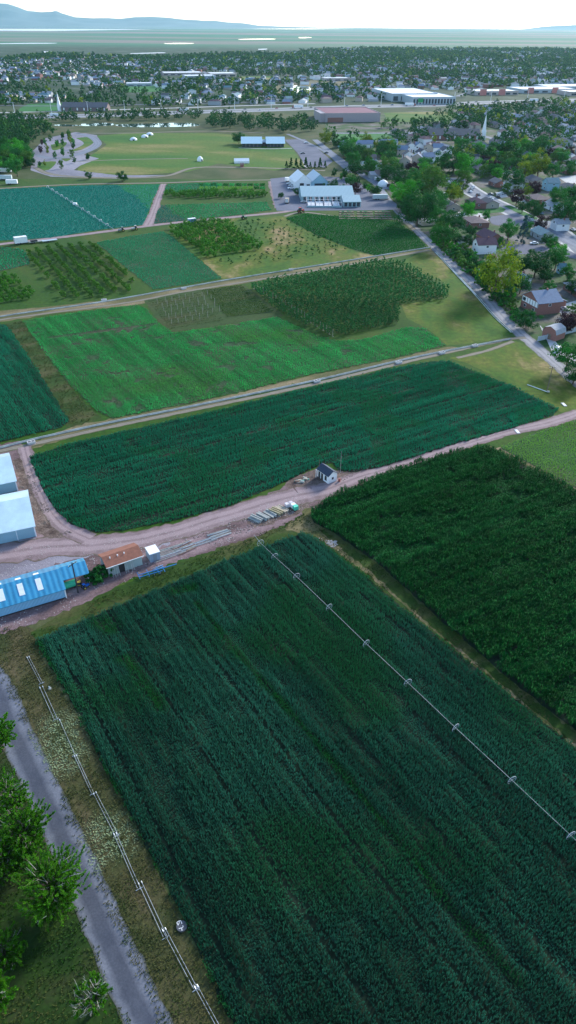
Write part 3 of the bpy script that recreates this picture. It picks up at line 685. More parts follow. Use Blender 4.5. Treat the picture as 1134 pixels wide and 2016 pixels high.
# stubble and weeds of the verges
M['weed'] = leaf_mat('verge_grass', (.035, .065, .014), (.10, .095, .035), .35, tint=(.36, .46, .26), trans=.2)
M['weedg'] = leaf_mat('lush_grass', (.012, .055, .006), (.035, .085, .010), .2, tint=(.09, .085, .03), trans=.2)
def pal(X, Y):
    T = np.zeros(X.shape)
    for (p, r) in (((118, 1445), 4.2), ((125, 1490), 3.6), ((210, 1640), 3.2), ((190, 1700), 1.6), ((235, 1660), 2.5)):
        q = xy(p); d = np.hypot(X-q[0], Y-q[1]); T = np.maximum(T, np.clip(1.6-d/r*1.1, 0, 1)*np.clip(vnoise(X, Y, .7, 6)*2.6-.35, 0, 1))
    return T
crop('grass', [(-60, 1235), (60, 1240), (85, 1275), (170, 1430), (300, 1680), (385, 1850), (480, 2040), (560, 2250), (430, 2250), (330, 2040), (250, 1870), (180, 1720), (110, 1560), (45, 1420), (0, 1330), (-60, 1270)], M['weed'], ROW, .4, .36, .22, 5, .3, .09, lean=.9, tintf=pal, dens=lambda X, Y: np.clip(vnoise(X, Y, 1.6, 8)*1.6-.1+pal(X, Y), 0, 1))
crop('grass', [(-300, 1270), (-70, 1290), (-45, 1345), (-8, 1440), (60, 1590), (135, 1750), (205, 1890), (280, 2050), (380, 2300), (-300, 2300)], M['weedg'], ROW, .55, .5, .22, 5, .34, .11, lean=.9, tintf=lambda X, Y: np.clip(vnoise(X, Y, 3, 31)*1.8-.9, 0, 1), dens=lambda X, Y: np.clip(vnoise(X, Y, 2.2, 8)*1.7-.1, 0, 1))
crop('grass', [(60, 1250), (170, 1190), (320, 1125), (480, 1065), (600, 1012), (638, 1045), (560, 1062), (430, 1108), (240, 1188), (72, 1258)], M['weedg'], ROWX, .6, .5, .25, 5, .36, .12, lean=.9, tintf=lambda X, Y: np.clip(vnoise(X, Y, 4, 33)*2.2-.9, 0, 1), dens=lambda X, Y: np.clip(vnoise(X, Y, 2.2, 8)*1.7-.2, 0, 1))
crop('grass', [(10, 640), (42, 632), (60, 657), (100, 713), (150, 775), (200, 826), (140, 838), (80, 740)], M['weed'], ROW, .9, .7, .3, 4, .5, .2, lean=.9, dens=lambda X, Y: vnoise(X, Y, 3, 8)*1.1)

crop('grass', [(614, 1042), (640, 1047), (735, 1107), (850, 1206), (1000, 1336), (1134, 1441), (1250, 1531), (1250, 1588), (1134, 1476), (960, 1335), (800, 1204), (690, 1112), (640, 1076)], M['weedg'], ROW, .6, .5, .25, 5, .36, .12, lean=.9, tintf=lambda X, Y: np.clip(vnoise(X, Y, 4, 33)*2.2-.9, 0, 1), dens=lambda X, Y: np.clip(vnoise(X, Y, 2.2, 8)*1.7-.3, 0, 1))

def stones(name, px, n, smin, smax, mat):
    pts = [P(*q).xy for q in px]; x0, x1 = min(p.x for p in pts), max(p.x for p in pts); y0, y1 = min(p.y for p in pts), max(p.y for p in pts)
    X = rng.uniform(x0, x1, n*4); Y = rng.uniform(y0, y1, n*4); k = pip([(p.x, p.y) for p in pts], X, Y)&(vnoise(X, Y, 2.5, 71) > .5); X = X[k][:n]; Y = Y[k][:n]; n = len(X)
    B = np.array([(1,0,0),(0,1,0),(-1,0,0),(0,-1,0),(0,0,1)], float); F = np.array([(0,1,4),(1,2,4),(2,3,4),(3,0,4)])
    s = rng.uniform(smin, smax, n); a = rng.uniform(0, 6, n); V = np.zeros((n, 5, 3))
    sx = s*rng.uniform(.7, 1.8, n)
    V[:, :, 0] = X[:, None]+(B[:, 0]*np.cos(a)[:, None]-B[:, 1]*np.sin(a)[:, None])*sx[:, None]; V[:, :, 1] = Y[:, None]+(B[:, 0]*np.sin(a)[:, None]+B[:, 1]*np.cos(a)[:, None])*s[:, None]; V[:, :, 2] = B[:, 2]*s[:, None]*.8+.03
    me = np_mesh(name, V.reshape(-1, 3), (F[None]+np.arange(n)[:, None, None]*5).reshape(-1, 3), [mat]); tag(mkobj(name, me), kind='stuff')
M['clod'] = hard_mat('dirt_clod', (.13, .10, .09), .95, var=.4, scale=.5); M['peb'] = hard_mat('pale_stone', (.42, .38, .36), .9, var=.3, scale=.5)
stones('dirt_clods', [(45, 905), (62, 930), (90, 990), (115, 1035), (150, 1052), (110, 1062), (75, 1050), (66, 1010), (38, 950), (28, 905)], 900, .06, .28, M['clod'])
stones('gravel', [(-50, 1080), (250, 1060), (450, 1020), (600, 960), (600, 1000), (470, 1065), (330, 1110), (250, 1145), (60, 1230), (-50, 1250)], 2500, .04, .14, M['peb'])
stones('dirt_clods', [(200, 1150), (330, 1108), (470, 1060), (600, 1000), (590, 985), (450, 1030), (330, 1080), (280, 1110)], 900, .06, .22, M['clod'])
stones('dirt_clods', [(570, 945), (620, 925), (735, 920), (660, 955), (600, 965)], 350, .06, .22, M['clod'])
stones('pale_stones', [(612, 1036), (640, 1046), (690, 1090), (660, 1082), (630, 1062), (606, 1046)], 160, .1, .32, M['peb'])
# ================================================================== BUILDINGS
HM = {}
def hm(name, c, **k):
    if name not in HM: HM[name] = hard_mat(name, c, **k)
    return HM[name]
glass = hard_mat('window_glass', (.03, .045, .06), .12, var=.3, spec=.8)
white = hard_mat('white_paint', (.82, .83, .84), .6, var=.08)
dark = hard_mat('dark_paint', (.03, .03, .035), .7)
steel = hard_mat('galvanised_steel', (.5, .53, .55), .4, metal=.6, var=.15, scale=3)
wood = hard_mat('weathered_wood', (.17, .13, .10), .9, var=.35, scale=4)
bark = hard_mat('bark', (.10, .075, .055), .95, var=.3, scale=6)
deadwood = hard_mat('dead_wood', (.38, .36, .31), .9, var=.2, scale=6)
black = hard_mat('tyre_rubber', (.02, .02, .022), .9)

def gable(nm, label, cat, A, B, D, wh, rh, wall, roof, ridge='along', over=.3, group=None, hip=False, detail='house', wallh2=None, parts=None, trim=None, windows=True, seed=0):
    """A->B: front base line in world xy; D: depth away from it. Builds thing at the middle of the front."""
    A = Vector((A[0], A[1])); B = Vector((B[0], B[1])); L = (B-A).length; ang = math.atan2((B-A).y, (B-A).x)
    c = (A+B)/2; t = thing(nm, label, cat, (c.x, c.y, 0), ang, group)
    x0, x1 = -L/2, L/2
    mb = MB()
    if hip:
        mb.box(x0, 0, 0, x1, D, wh)
    elif ridge == 'along':
        vs = [(x0,0,0),(x0,0,wh),(x0,D/2,wh+rh),(x0,D,wh),(x0,D,0)]; vs += [(x1, y, z) for _, y, z in vs]
        mb.add(vs, [(0,1,2,3,4),(9,8,7,6,5),(0,5,6,1),(3,8,9,4),(4,9,5,0)])
    else:
        vs = [(x0,0,0),(x1,0,0),(x1,0,wh),(0,0,wh+rh),(x0,0,wh)]; vs += [(x, D, z) for x, _, z in vs]
        mb.add(vs, [(0,1,2,3,4),(9,8,7,6,5),(1,6,7,2),(0,4,9,5),(0,5,6,1)])
    mb.build('wall', wall, t)
    th = .14; mb = MB(); o = over
    if hip:
        W = L/2+o; q = D/2+o; k = min(W, q)
        if L >= D: r = [(-(W-k)-.01, D/2, wh+rh), ((W-k)+.01, D/2, wh+rh)]
        else: r = [(0, D/2-(q-k)-.01, wh+rh), (0, D/2+(q-k)+.01, wh+rh)]
        e = [(-W, -o, wh), (W, -o, wh), (W, D+o, wh), (-W, D+o, wh)]
        e2 = [(x, y, wh-th) for x, y, _ in e]; vs = e+r+e2
        fs = [(0,1,5,4),(1,2,5),(2,3,4,5),(3,0,4),(6,9,8,7),(0,6,7,1),(1,7,8,2),(2,8,9,3),(3,9,6,0)] if L >= D else \
             [(0,1,4),(1,2,5,4),(2,3,5),(3,0,4,5),(6,9,8,7),(0,6,7,1),(1,7,8,2),(2,8,9,3),(3,9,6,0)]
        mb.add(vs, fs)
    elif ridge == 'along':
        s = rh/(D/2)
        pr = [(-o, wh-o*s+.02), (D/2, wh+rh+.02), (D+o, wh-o*s+.02)]
        vs = [(x, y, z+dz) for x in (x0-o, x1+o) for y, z in pr for dz in (0, th)]
        mb.add(vs, [(0,6,8,2),(2,8,10,4),(1,3,9,7),(3,5,11,9),(0,2,3,1),(2,4,5,3),(6,7,9,8),(8,9,11,10),(0,1,7,6),(4,10,11,5)])
    else:
        s = rh/(L/2); pr = [(x0-o, wh-o*s+.02), (0, wh+rh+.02), (x1+o, wh-o*s+.02)]
        vs = [(x, y, z+dz) for y in (-o, D+o) for x, z in pr for dz in (0, th)]
        mb.add(vs, [(0,6,8,2),(2,8,10,4),(1,3,9,7),(3,5,11,9),(0,2,3,1),(2,4,5,3),(6,7,9,8),(8,9,11,10),(0,1,7,6),(4,10,11,5)])
    rf = mb.build('roof', roof, t)
    rd = random.Random(seed or int(abs(c.x*7+c.y*13)))
    def win(x, y, z, w_, h_, side='f'):
        mb = MB()
        if side == 'f': mb.box(x-w_/2, -.06, z, x+w_/2, .03, z+h_)
        elif side == 'l': mb.box(x0-.06, y-w_/2, z, x0+.03, y+w_/2, z+h_)
        else: mb.box(x1-.03, y-w_/2, z, x1+.06, y+w_/2, z+h_)
        fr = mb.build('window', white, t)
        mb = MB()
        if side == 'f': mb.box(x-w_/2+.1, -.08, z+.1, x+w_/2-.1, -.05, z+h_-.1)
        elif side == 'l': mb.box(x0-.08, y-w_/2+.1, z+.1, x0-.05, y+w_/2-.1, z+h_-.1)
        else: mb.box(x1+.05, y-w_/2+.1, z+.1, x1+.08, y+w_/2-.1, z+h_-.1)
        mb.build('pane', glass, fr)
    if detail == 'house':
        k = max(1, int(L//4.5))
        dr = rd.randrange(k)
        for i in range(k):
            x = x0+L*(i+.5)/k
            if i == dr and k > 1:
                MB().box(x-.5, -.06, 0, x+.5, .03, 2.1).build('door', dark, t)
            else: win(x, 0, .9 if wh < 4 else 3.6, min(1.8, L/k*.5), 1.2)
            if wh > 4: win(x, 0, .9, min(1.6, L/k*.45), 1.2)
        for sd_ in 'lr': win(0, D*.5, wh-1.7, 1.3, 1.1, sd_)
        if rd.random() < .6:
            x = x0+L*rd.uniform(.2, .8); MB().box(x-.35, D*.62, wh, x+.35, D*.62+.6, wh+rh+.7).build('chimney', HM.get('brick') or dark, t)
    return t, rf, L

# ---------------- left farm sheds
corr_blue = hard_mat('blue_steel_roofing', (.03, .26, .44), .4, metal=.1, coat=.8, wave=(.28, 1.18), var=.28, scale=.5, spec=.7)
blue_wall = hard_mat('blue_steel_wall', (.20, .42, .62), .5, wave=(1.2, 1.1), var=.05, spec=.4)
pale_roof = hard_mat('pale_blue_steel_roof', (.56, .72, .78), .5, var=.11, scale=.35, spec=.4, coat=.8)
pale_wall = hard_mat('pale_steel_wall', (.26, .42, .50), .6, var=.06, scale=.2)
A, B = P(-190, 1273), P(131, 1177)
t, rf, L = gable('machinery_shed', 'long low blue ribbed metal shed with three white skylights beside a utility pole', 'shed', A, B, 8.4, 2.4, 2.1, blue_wall, corr_blue, over=.25, detail='none')
for x in (L/2-4.4, L/2-8.0, L/2-11.8, L/2-15.8):
    s = 2.1/4.2
    for (ya, yb) in ((1.0, 3.4), (4.6, 6.0)):
        f = lambda y: 2.4+(y if y < 4.2 else 8.4-y)*s
        mb = MB(); vs = [(x-.55, ya, f(ya)+.15), (x+.55, ya, f(ya)+.15), (x+.55, yb, f(yb)+.15), (x-.55, yb, f(yb)+.15)]
        mb.add(vs+[(a, b_, c_+.08) for a, b_, c_ in vs], [(4,5,6,7),(0,1,5,4),(1,2,6,5),(2,3,7,6),(3,0,4,7)]); mb.build('skylight', white, rf)
MB().box(-L/2, -.07, 0, L/2, .01, .28).build('footing', dark, t)
MB().box(L/2-.12, -.1, 0, L/2+.1, .1, 2.3).build('corner_trim', white, t)
A, B = P(125, 1162), P(177, 1147)
t = thing('lean_to_shelter', 'small open sided blue metal shelter over machinery at the end of the long blue shed', 'shelter', ((A+B)/2), math.atan2((B-A).y, (B-A).x))
L = (B-A).length; mb = MB()
vs = [(x, y, z) for x in (-L/2-.2, L/2+.2) for (y, z) in ((-.3, 2.65), (2.6, 3.9), (5.1, 2.9))]; vs += [(x, y, z+.12) for x, y, z in vs]
mb.add(vs, [(0,1,4,3),(1,2,5,4),(6,9,10,7),(7,10,11,8),(0,3,9,6),(2,8,11,5),(0,6,7,1),(1,7,8,2),(3,4,10,9),(4,5,11,10)]); mb.build('roof', corr_blue, t)
MB().box(-L/2, 4.9, 0, L/2, 5.0, 2.9).build('back_wall', blue_wall, t)
for x in (-L/2+.1, 0, L/2-.1): MB().box(x-.07, -.07, 0, x+.07, .07, 2.68).build('post', white, t)
c = P(137, 1158)
mb = MB().tube([(-1.6, 0, 1.0), (-1.5, 0, 1.0), (1.5, 0, 1.0), (1.6, 0, 1.0)], [.3, .75, .75, .3], 12)
tg = thing('fuel_tank', 'green horizontal fuel tank on legs under the blue shelter', 'tank', c, ROWX)
mb.build('tank_body', hard_mat('green_paint', (.03, .38, .22), .5), tg)
for x in (-1, 1): MB().box(x-.08, -.6, 0, x+.08, .6, .4).build('leg', dark, tg)
def tractor(p, rz, col, label, sc=1.0, name='tractor'):
    t = thing(name, label, 'tractor', p, rz); t.scale = (sc,)*3
    pm = hm('paint_%s' % col[0], col[1], rough=.45)
    MB().box(-.1, -.4, .8, 1.9, .4, 1.5).box(1.9, -.3, .8, 2.05, .3, 1.35).box(-.9, -.5, .7, -.1, .5, 1.1).build('body', pm, t)
    cb = MB().box(-.95, -.65, 2.35, .1, .65, 2.5).build('cab_roof', pm, t)
    MB().box(-.85, -.55, 1.1, 0, .55, 2.36).build('cab', glass, t)
    for (x, y, r, w_) in ((-.6, .85, .8, .4), (-.6, -.85, .8, .4), (1.5, .7, .45, .28), (1.5, -.7, .45, .28)):
        w0 = MB().tube([(x, y-w_/2, r), (x, y+w_/2, r)], r, 14).build('wheel', black, t)
        MB().tube([(x, y-w_/2-.02, r), (x, y+w_/2+.02, r)], r*.5, 10).build('rim', hm('rim_yellow', (.5, .4, .1)), w0)
    MB().tube([(1.2, .25, 1.5), (1.2, .25, 2.2)], .05, 6).build('exhaust', dark, t); return t
tractor(P(157, 1153), ROWX+1.2, ('yellow', (.50, .36, .08)), 'yellow tractor parked under the right end of the blue shelter', .5)
tractor(P(168, 1158), ROWX+.3, ('blue', (.02, .14, .5)), 'bright blue tractor beside the bush at the shelter corner', .5)
# utility pole
def pole(p, h, label, arms=1, rz=0, r=.16, group=None, mat=None, name='utility_pole'):
    t = thing(name, label, 'pole', p, rz, group)
    MB().tube([(0, 0, 0), (0, 0, h)], [r, r*.65], 8).build('shaft', mat or wood, t)
    for k in range(arms):
        a = MB().box(-1.1, -.06, h-.5-k, 1.1, .06, h-.36-k).build('crossarm', mat or wood, t)
        for x in (-1, -.5, .5, 1): MB().tube([(x, 0, h-.36-k), (x, 0, h-.12-k)], .05, 5).build('insulator', white, a)
    return t
pole(P(154, 1167), 8.0, 'dark wooden utility pole standing at the end of the long blue shed', 1, 1.0, mat=dark)
pole(P(1077, 770), 8.5, 'wooden utility pole alone in the olive pasture by the farm lane', 1, .3)
pole(P(670, 930), 6.5, 'slim grey pole standing behind the white pump house', 0, 0, .04, mat=steel)
pole(P(628, 937), 5.0, 'short pole with meter box at the left corner of the pump house', 0, 0, .08)
# white sheds
t, rf, L = gable('storage_barn', 'big pale blue metal barn, the nearer one by the farmyard gravel', 'barn', P(-190, 1112), P(71.5, 1056), 16, 3.0, 3.0, pale_wall, pale_roof, over=.35, detail='none')
MB().box(L/2-.14, -.12, 0, L/2+.12, .12, 3.0).build('corner_trim', white, t)
MB().box(L/2-.02, 5, 0, L/2+.06, 9.5, 2.9).build('door', white, t)
for x in (-6, -.5, 5, 10): MB().box(x-.06, -.1, .0, x+.06, -.0, 3.0).build('downpipe', white, t)
t, rf, L = gable('storage_barn', 'big pale blue metal barn, the farther one behind the first beside the ditch', 'barn', P(-190, 1014), P(35, 966), 15, 3.0, 3.0, pale_wall, pale_roof, over=.35, detail='none')
MB().box(L/2-.14, -.12, 0, L/2+.12, .12, 3.0).build('corner_trim', white, t)
MB().box(L/2-.02, 5, 0, L/2+.06, 9.5, 2.9).build('door', white, t)
# brown roof shed
tanw = hard_mat('grey_green_siding', (.33, .40, .40), .8, wave=(1.5, 1.1), var=.1)
shing = hard_mat('brown_shingles', (.25, .10, .065), .85, scale=1.2, var=.22, bump=.4)
t, rf, L = gable('workshop_shed', 'workshop with a brown shingle roof and ladders leaning on its front', 'shed', P(215, 1135), P(281, 1112), 4.9, 2.6, .95, tanw, shing, over=.35, detail='none')
for x in (-2.6, -.9, .6): MB().tube([(x, 1.6, 3.2), (x, 1.6, 3.75)], .12, 8).build('vent_pipe', white, rf)
MB().box(-1.5, -.05, 0, -.2, .03, 2.1).build('door', dark, t); MB().box(-L/2-.05, 1.4, 0, -L/2+.02, 2.5, 2.0).build('side_door', white, t)
MB().box(-L/2-.4, -.42, 2.5, L/2+.4, -.34, 2.66).build('gutter', white, t)
def ladder(p, rz, label, h=2.3, tilt=.3):
    t = thing('ladder', label, 'ladder', p, rz, 'ladders leaning on the workshop wall')
    mb = MB()
    for s in (-.3, .3): mb.tube([(s, 0, 0), (s*.6, h*tilt, h)], .05, 5)
    for i in range(1, 8): f = i/8; mb.box(-.3+.12*f, h*tilt*f-.02, h*f-.02, .3-.12*f, h*tilt*f+.02, h*f+.02)
    mb.build('frame', steel, t)
wa = P(215, 1135); wb = P(281, 1112); wd = (wb-wa).normalized(); wn = Vector((wd.y, -wd.x, 0))
for i, (f, lb) in enumerate(((.12, 'grey orchard ladder leftmost on the workshop front'), (.25, 'narrow grey ladder second from the left on the workshop front'), (.5, 'wide grey ladder right of the dark workshop door'), (.68, 'short ladder nearest the right end of the workshop'))):
    q = wa+(wb-wa)*f+wn*.95; ladder(q, math.atan2(wd.y, wd.x)+random.uniform(-.15, .15), lb)
# little grey container shed
t = thing('container_shed', 'small flat roofed grey shed with a white top beside the workshop', 'shed', P(306.5, 1105), math.atan2((P(316, 1102)-P(297, 1108)).y, (P(316, 1102)-P(297, 1108)).x))
MB().box(-1.15, 0, 0, 1.15, 2.9, 2.2).build('wall', hard_mat('slate_siding', (.25, .32, .42), .8, wave=(1.6, 1.1)), t)
MB().box(-1.22, -.06, 2.2, 1.22, 2.96, 2.32).build('roof', white, t)
mb = MB().box(-.45, -.05, .05, .45, .02, 1.95).build('door', hm('grey_door', (.2, .24, .3)), t); MB().tube([(.3, -.06, 1), (.3, -.12, 1.05)], .03, 5).build('handle', steel, mb)
# blue toolbar implement
bp_ = hard_mat('blue_enamel', (.02, .20, .50), .45, var=.15)
q0, q1 = P(272, 1136), P(348, 1114); c = (q0+q1)/2; L = (q1-q0).length
t = thing('toolbar_implement', 'long blue farm toolbar frame lying on the grass below the workshop', 'implement', c, math.atan2((q1-q0).y, (q1-q0).x))
mb = MB().tube([(-L/2, 0, .5), (L/2, 0, .5)], .1, 6).tube([(-L/2, -.8, .5), (L*.1, -.8, .5)], .08, 6).build('beam', bp_, t)
for x in (-L/2+.1, -L*.25, 0, L*.15): MB().tube([(x, -1.2, .3), (x, .9, .55)], .07, 5).build('cross_beam', bp_, t)
for x in (-L*.12, .3): 
    w0 = MB().tube([(x, -1.1, .25), (x+.18, -1.1, .25)], .26, 12).build('wheel', black, t); MB().tube([(x-.01, -1.1, .25), (x+.19, -1.1, .25)], .14, 10).build('rim', white, w0)
# stacks beside the shed
def stack(p, rz, n, ln, dia, mats, label, name, cat='stack', sp=.3, rnd=True):
    t = thing(name, label, cat, p, rz)
    for i in range(n):
        y = (i-n/2)*sp; a = random.uniform(-.12, .12); m_ = random.choice(mats); z = dia+(.0 if i % 3 else dia*1.6)
        mb = MB(); x0 = -ln/2+random.uniform(-.3, .3)
        if rnd: mb.tube([(x0, y+a, z), (x0+ln, y-a, z)], dia, 6)
        else: mb.box(x0, y-dia, 0, x0+ln, y+dia, dia*random.uniform(2, 4))
        mb.build('pipe' if rnd else 'board', m_, t)
    return t
rust = hard_mat('rusty_steel', (.22, .12, .09), .8, var=.3); palew = hard_mat('pale_timber', (.42, .36, .28), .9, var=.2); tanw2 = hard_mat('straw_timber', (.36, .31, .19), .9, var=.2); gw = hard_mat('grey_timber', (.34, .35, .33), .9, var=.25)
stack(P(332, 1088), ROWX, 12, 7.5, .09, [steel, rust, gw], 'low stack of grey and rusty pipes right of the small grey shed', 'pipe_stack', sp=.32)
stack(P(362, 1078), ROWX+.15, 9, 5.0, .08, [steel, rust, palew], 'scatter of rusty pipes and boards along the yard edge', 'pipe_stack', sp=.42)
stack(P(432, 1052), ROWX, 9, 5.2, .10, [steel, palew, gw], 'pipe rack of silver pipes lying in the middle of the yard edge', 'pipe_stack', sp=.28)
stack(P(390, 1070), ROWX, 6, 9.0, .07, [steel, gw], 'long thin silver pipes lying along the grass edge', 'pipe_stack', sp=.3)
stack(P(312, 1118), ROWX+.1, 6, 2.4, .06, [bp_, steel], 'short bundle of blue and silver bars below the small grey shed', 'bar_stack', sp=.25)
i = 0
for (x, y, mm, lb) in ((505, 1024, gw, 'grey pallet stack at the left end of the timber row'), (519, 1019, gw, 'tipped grey board stack second in the timber row'), (533, 1013, gw, 'grey green board stack in the middle of the timber row'), (545, 1009, tanw2, 'yellowish timber stack in the timber row'), (556, 1004, palew, 'pale timber stack at the right end of the timber row')):
    t = thing('timber_stack', lb, 'stack', P(x, y), ROWX-1.25+random.uniform(-.1, .1), 'timber stacks beside the dirt road')
    for k in range(5):
        yy = (k-2)*.34; z = random.uniform(.35, .8); mb = MB()
        x0 = -1.9+random.uniform(-.2, .2)
        for lv in range(3): mb.box(x0+random.uniform(-.1, .1), yy-.14, .02+lv*z/3, x0+3.4, yy+.14, lv*z/3+z/3-.03)
        mb.build('board', mm, t)
    i += 1
def drum(p, r, h, mat, label, name='drum', cat='drum', group=None):
    t = thing(name, label, cat, p, random.uniform(0, 6), group)
    MB().tube([(0, 0, 0), (0, 0, h)], r, 14).build('barrel', mat, t)
    MB().tube([(r*.4, 0, h), (r*.4, 0, h+.06)], r*.15, 8).build('cap', dark, t)
pinkw = hard_mat('white_plastic', (.66, .60, .63), .5)
for (x, y, mm, lb) in ((566, 998, pinkw, 'white plastic tote leftmost behind the timber row'), (572, 996, pinkw, 'white plastic tote in the middle behind the timber row'), (577, 999, white, 'white tote next to the mint green one'), (582, 1003, hard_mat('mint_plastic', (.10, .62, .42), .5), 'mint green plastic tote beside the dirt road')):
    t = thing('storage_tote', lb, 'tote', P(x, y), ROWX, 'plastic totes by the timber'); MB().box(-.55, -.5, .12, .55, .5, 1.1).build('tank', mm, t); MB().box(-.6, -.55, 0, .6, .55, .12).build('pallet', wood, t)
# ---------------- pump house
B0, C0 = P(646, 953), P(663, 946.5)
shd = hard_mat('navy_shingles', (.035, .05, .085), .8, scale=2, var=.2, bump=.3)
t, rf, L = gable('pump_house', 'little white pump house with a dark navy gable roof beside the dirt road', 'pump house', B0, C0, 4.6, 2.4, 1.0, white, shd, ridge='across', over=.25, detail='none')
MB().box(-.3, -.05, .9, .3, .02, 1.6).build('window', glass, t)
for k, y in enumerate((.7, 2.2, 3.4)): MB().box(-L/2-.06, y, .1 if k else .6, -L/2+.02, y+.8, 1.9).build('door' if k else 'window', dark, t)
MB().box(-L/2-.7, 4.3, 0, -L/2-.55, 4.45, 2.5).build('porch_post', white, t)
for (x, y, lb) in ((600, 943, 'heap of pale scrap left of the pump house'), (590, 948, 'low heap of teal and grey scrap left of the pump house')):
    t = thing('scrap_heap', lb, 'scrap heap', P(x, y), random.random())
    for k in range(7):
        a = random.uniform(-.9, .9); b_ = random.uniform(-.6, .6)
        MB().box(a-.5, b_-.2, 0, a+.5, b_+.2, random.uniform(.15, .5)).build('plank' , random.choice([gw, palew, hm('teal_scrap', (.08, .25, .22)), rust]), t, rz=random.uniform(-.6, .6))
drum(P(668, 948), .3, .9, hm('red_drum', (.35, .1, .08)), 'small rusty red drum beside the right wall of the pump house')

# ---------------- brick and other suburb materials
HM['brick'] = hard_mat('red_brick', (.26, .12, .10), .9, var=.2, scale=3)
WALLS = [('white', white), ('brick', HM['brick']), ('beige', hard_mat('beige_siding', (.45, .38, .32), .8, var=.1)), ('grey', hard_mat('grey_siding', (.34, .37, .40), .8, var=.1)), ('pale blue', hard_mat('pale_blue_siding', (.28, .46, .56), .8, var=.08))]
ROOFS = [('dark grey', hard_mat('dark_grey_shingles', (.07, .08, .10), .85, scale=1, bump=.3, var=.2)), ('maroon', hard_mat('maroon_shingles', (.10, .05, .07), .85, scale=1, bump=.3, var=.2)), ('blue grey', hard_mat('blue_grey_shingles', (.17, .22, .31), .85, scale=1, bump=.3, var=.15)), ('brown', hard_mat('taupe_shingles', (.18, .13, .13), .85, scale=1, bump=.3, var=.2)), ('light grey', hard_mat('light_grey_shingles', (.30, .32, .36), .85, scale=1, bump=.3, var=.15)), ('teal', hard_mat('teal_shingles', (.10, .20, .24), .8, scale=1, bump=.3, var=.15))]
WD = dict(WALLS); RD = dict(ROOFS)
def house_px(px, py, w_, d_, rz, wall, roof, wh=2.8, rh=1.8, hip=False, ridge='along', label='', nm='house', cat='house'):
    c = P(px, py); u = Vector((math.cos(rz), math.sin(rz)))
    a = c.xy-u*w_/2; b_ = c.xy+u*w_/2
    return gable(nm, label, cat, a, b_, d_, wh, rh, WD[wall], RD[roof], ridge=ridge, hip=hip, over=.5)
SA = dirof((925, 372), (1134, 480))           # street direction
print('SA', math.degrees(SA), 'ROW', math.degrees(ROW))
HOUSES = []
def HP(*a, **k): HOUSES.append((P(a[0], a[1]), a[2], a[3], a[4])); return house_px(*a, **k)
# the half-timbered house by the lane
t, rf, L = HP(1040, 612, 12, 11, SA+.15, 'brick', 'blue grey', wh=5.0, rh=3.2, ridge='across', label='two storey brick and half timbered house with a blue grey roof beside the farm lane')
MB().box(-L/2-.08, .5, 2.8, -L/2+.02, 10.5, 5.0).build('timber_panel', white, t); MB().box(-L/2+.3, -.09, 2.9, L/2-.3, .01, 5.0).build('timber_panel', white, t)
mb = MB()
for k in range(7): x = -L/2+.5+k*(L-1)/6; mb.box(x-.12, -.12, 2.9, x+.12, -.085, 5.0)
mb.build('timber_framing', dark, t); MB().box(-L/2+1, -.14, 3.3, -L/2+3, -.1, 4.6).build('window', glass, t)
HP(1072, 606, 6, 8, SA+.15, 'brick', 'blue grey', wh=3.0, rh=1.6, label='low brick garage wing beside the half timbered house')
HP(1125, 580, 16, 11, SA, 'brick', 'blue grey', hip=True, rh=2.6, label='house with a wide blue grey hip roof at the frame edge above the pale driveway')
HP(1019, 560, 6, 5, SA+.3, 'white', 'light grey', label='small white outbuilding half hidden by trees behind the half timbered house', nm='shed', cat='shed')
HP(934, 497, 8, 10, SA, 'white', 'maroon', wh=4.8, rh=2.4, ridge='across', label='white gabled house with a maroon roof and red car beside it')
HP(948, 478, 14, 9, SA+.1, 'brick', 'maroon', wh=3.4, rh=2.6, label='brick house wing with a long maroon roof behind the white gable')
HP(904, 480, 6, 6, SA, 'white', 'dark grey', wh=2.6, rh=1.4, ridge='across', label='little white gabled shed left of the maroon roofed house', nm='garden_shed', cat='shed')
HP(918, 444, 15, 11, SA, 'brick', 'brown', wh=3.0, rh=2.0, hip=True, label='brick house with a brown hip roof and pale driveway above it')
HP(872, 412, 14, 9, SA, 'beige', 'dark grey', wh=2.8, rh=2.0, label='beige house with a dark grey roof at the foot of the yellow tree')
HP(921, 408, 12, 10, SA, 'brick', 'maroon', wh=3.4, rh=2.8, hip=True, label='maroon roofed brick house left of the bright front lawn')
HP(949, 407, 12, 9, SA, 'beige', 'dark grey', wh=2.8, rh=2.0, label='low tan house with a dark grey roof facing the bright front lawn')
HP(1053, 468, 13, 9, SA, 'grey', 'teal', rh=2.0, label='grey house with a teal roof right of the blue spruce')
HP(1088, 452, 8, 8, SA, 'white', 'light grey', rh=2.0, wh=4, ridge='across', label='tall white gabled house right of the purple tree')
HP(997, 374, 14, 10, SA, 'white', 'light grey', rh=2.4, wh=4.2, label='pale two storey house with cars in front across the street')
HP(968, 366, 13, 9, SA, 'brick', 'dark grey', rh=2.0, label='brick house with a dark roof behind the parked cars')
HP(1043, 398, 15, 11, SA, 'brick', 'brown', hip=True, rh=2.2, label='brick house with a tan brown hip roof beside the purple tree')
HP(1078, 412, 13, 9, SA, 'white', 'light grey', rh=2.2, label='white house with a light grey roof behind the round dark trees')
HP(1071, 374, 9, 9, SA, 'pale blue', 'teal', wh=5.4, rh=2.6, ridge='across', label='tall pale blue two storey house with a teal roof')
HP(1106, 376, 16, 10, SA, 'beige', 'dark grey', hip=True, rh=2.4, label='wide house with a dark grey hip roof right of the tall blue house')
HP(1042, 362, 17, 10, SA, 'beige', 'dark grey', rh=2.2, label='long house with a dark roof left of the tall blue house')
HP(1104, 340, 15, 9, SA, 'brick', 'brown', rh=2.2, label='brown roofed brick house with a pale driveway near the right frame edge')
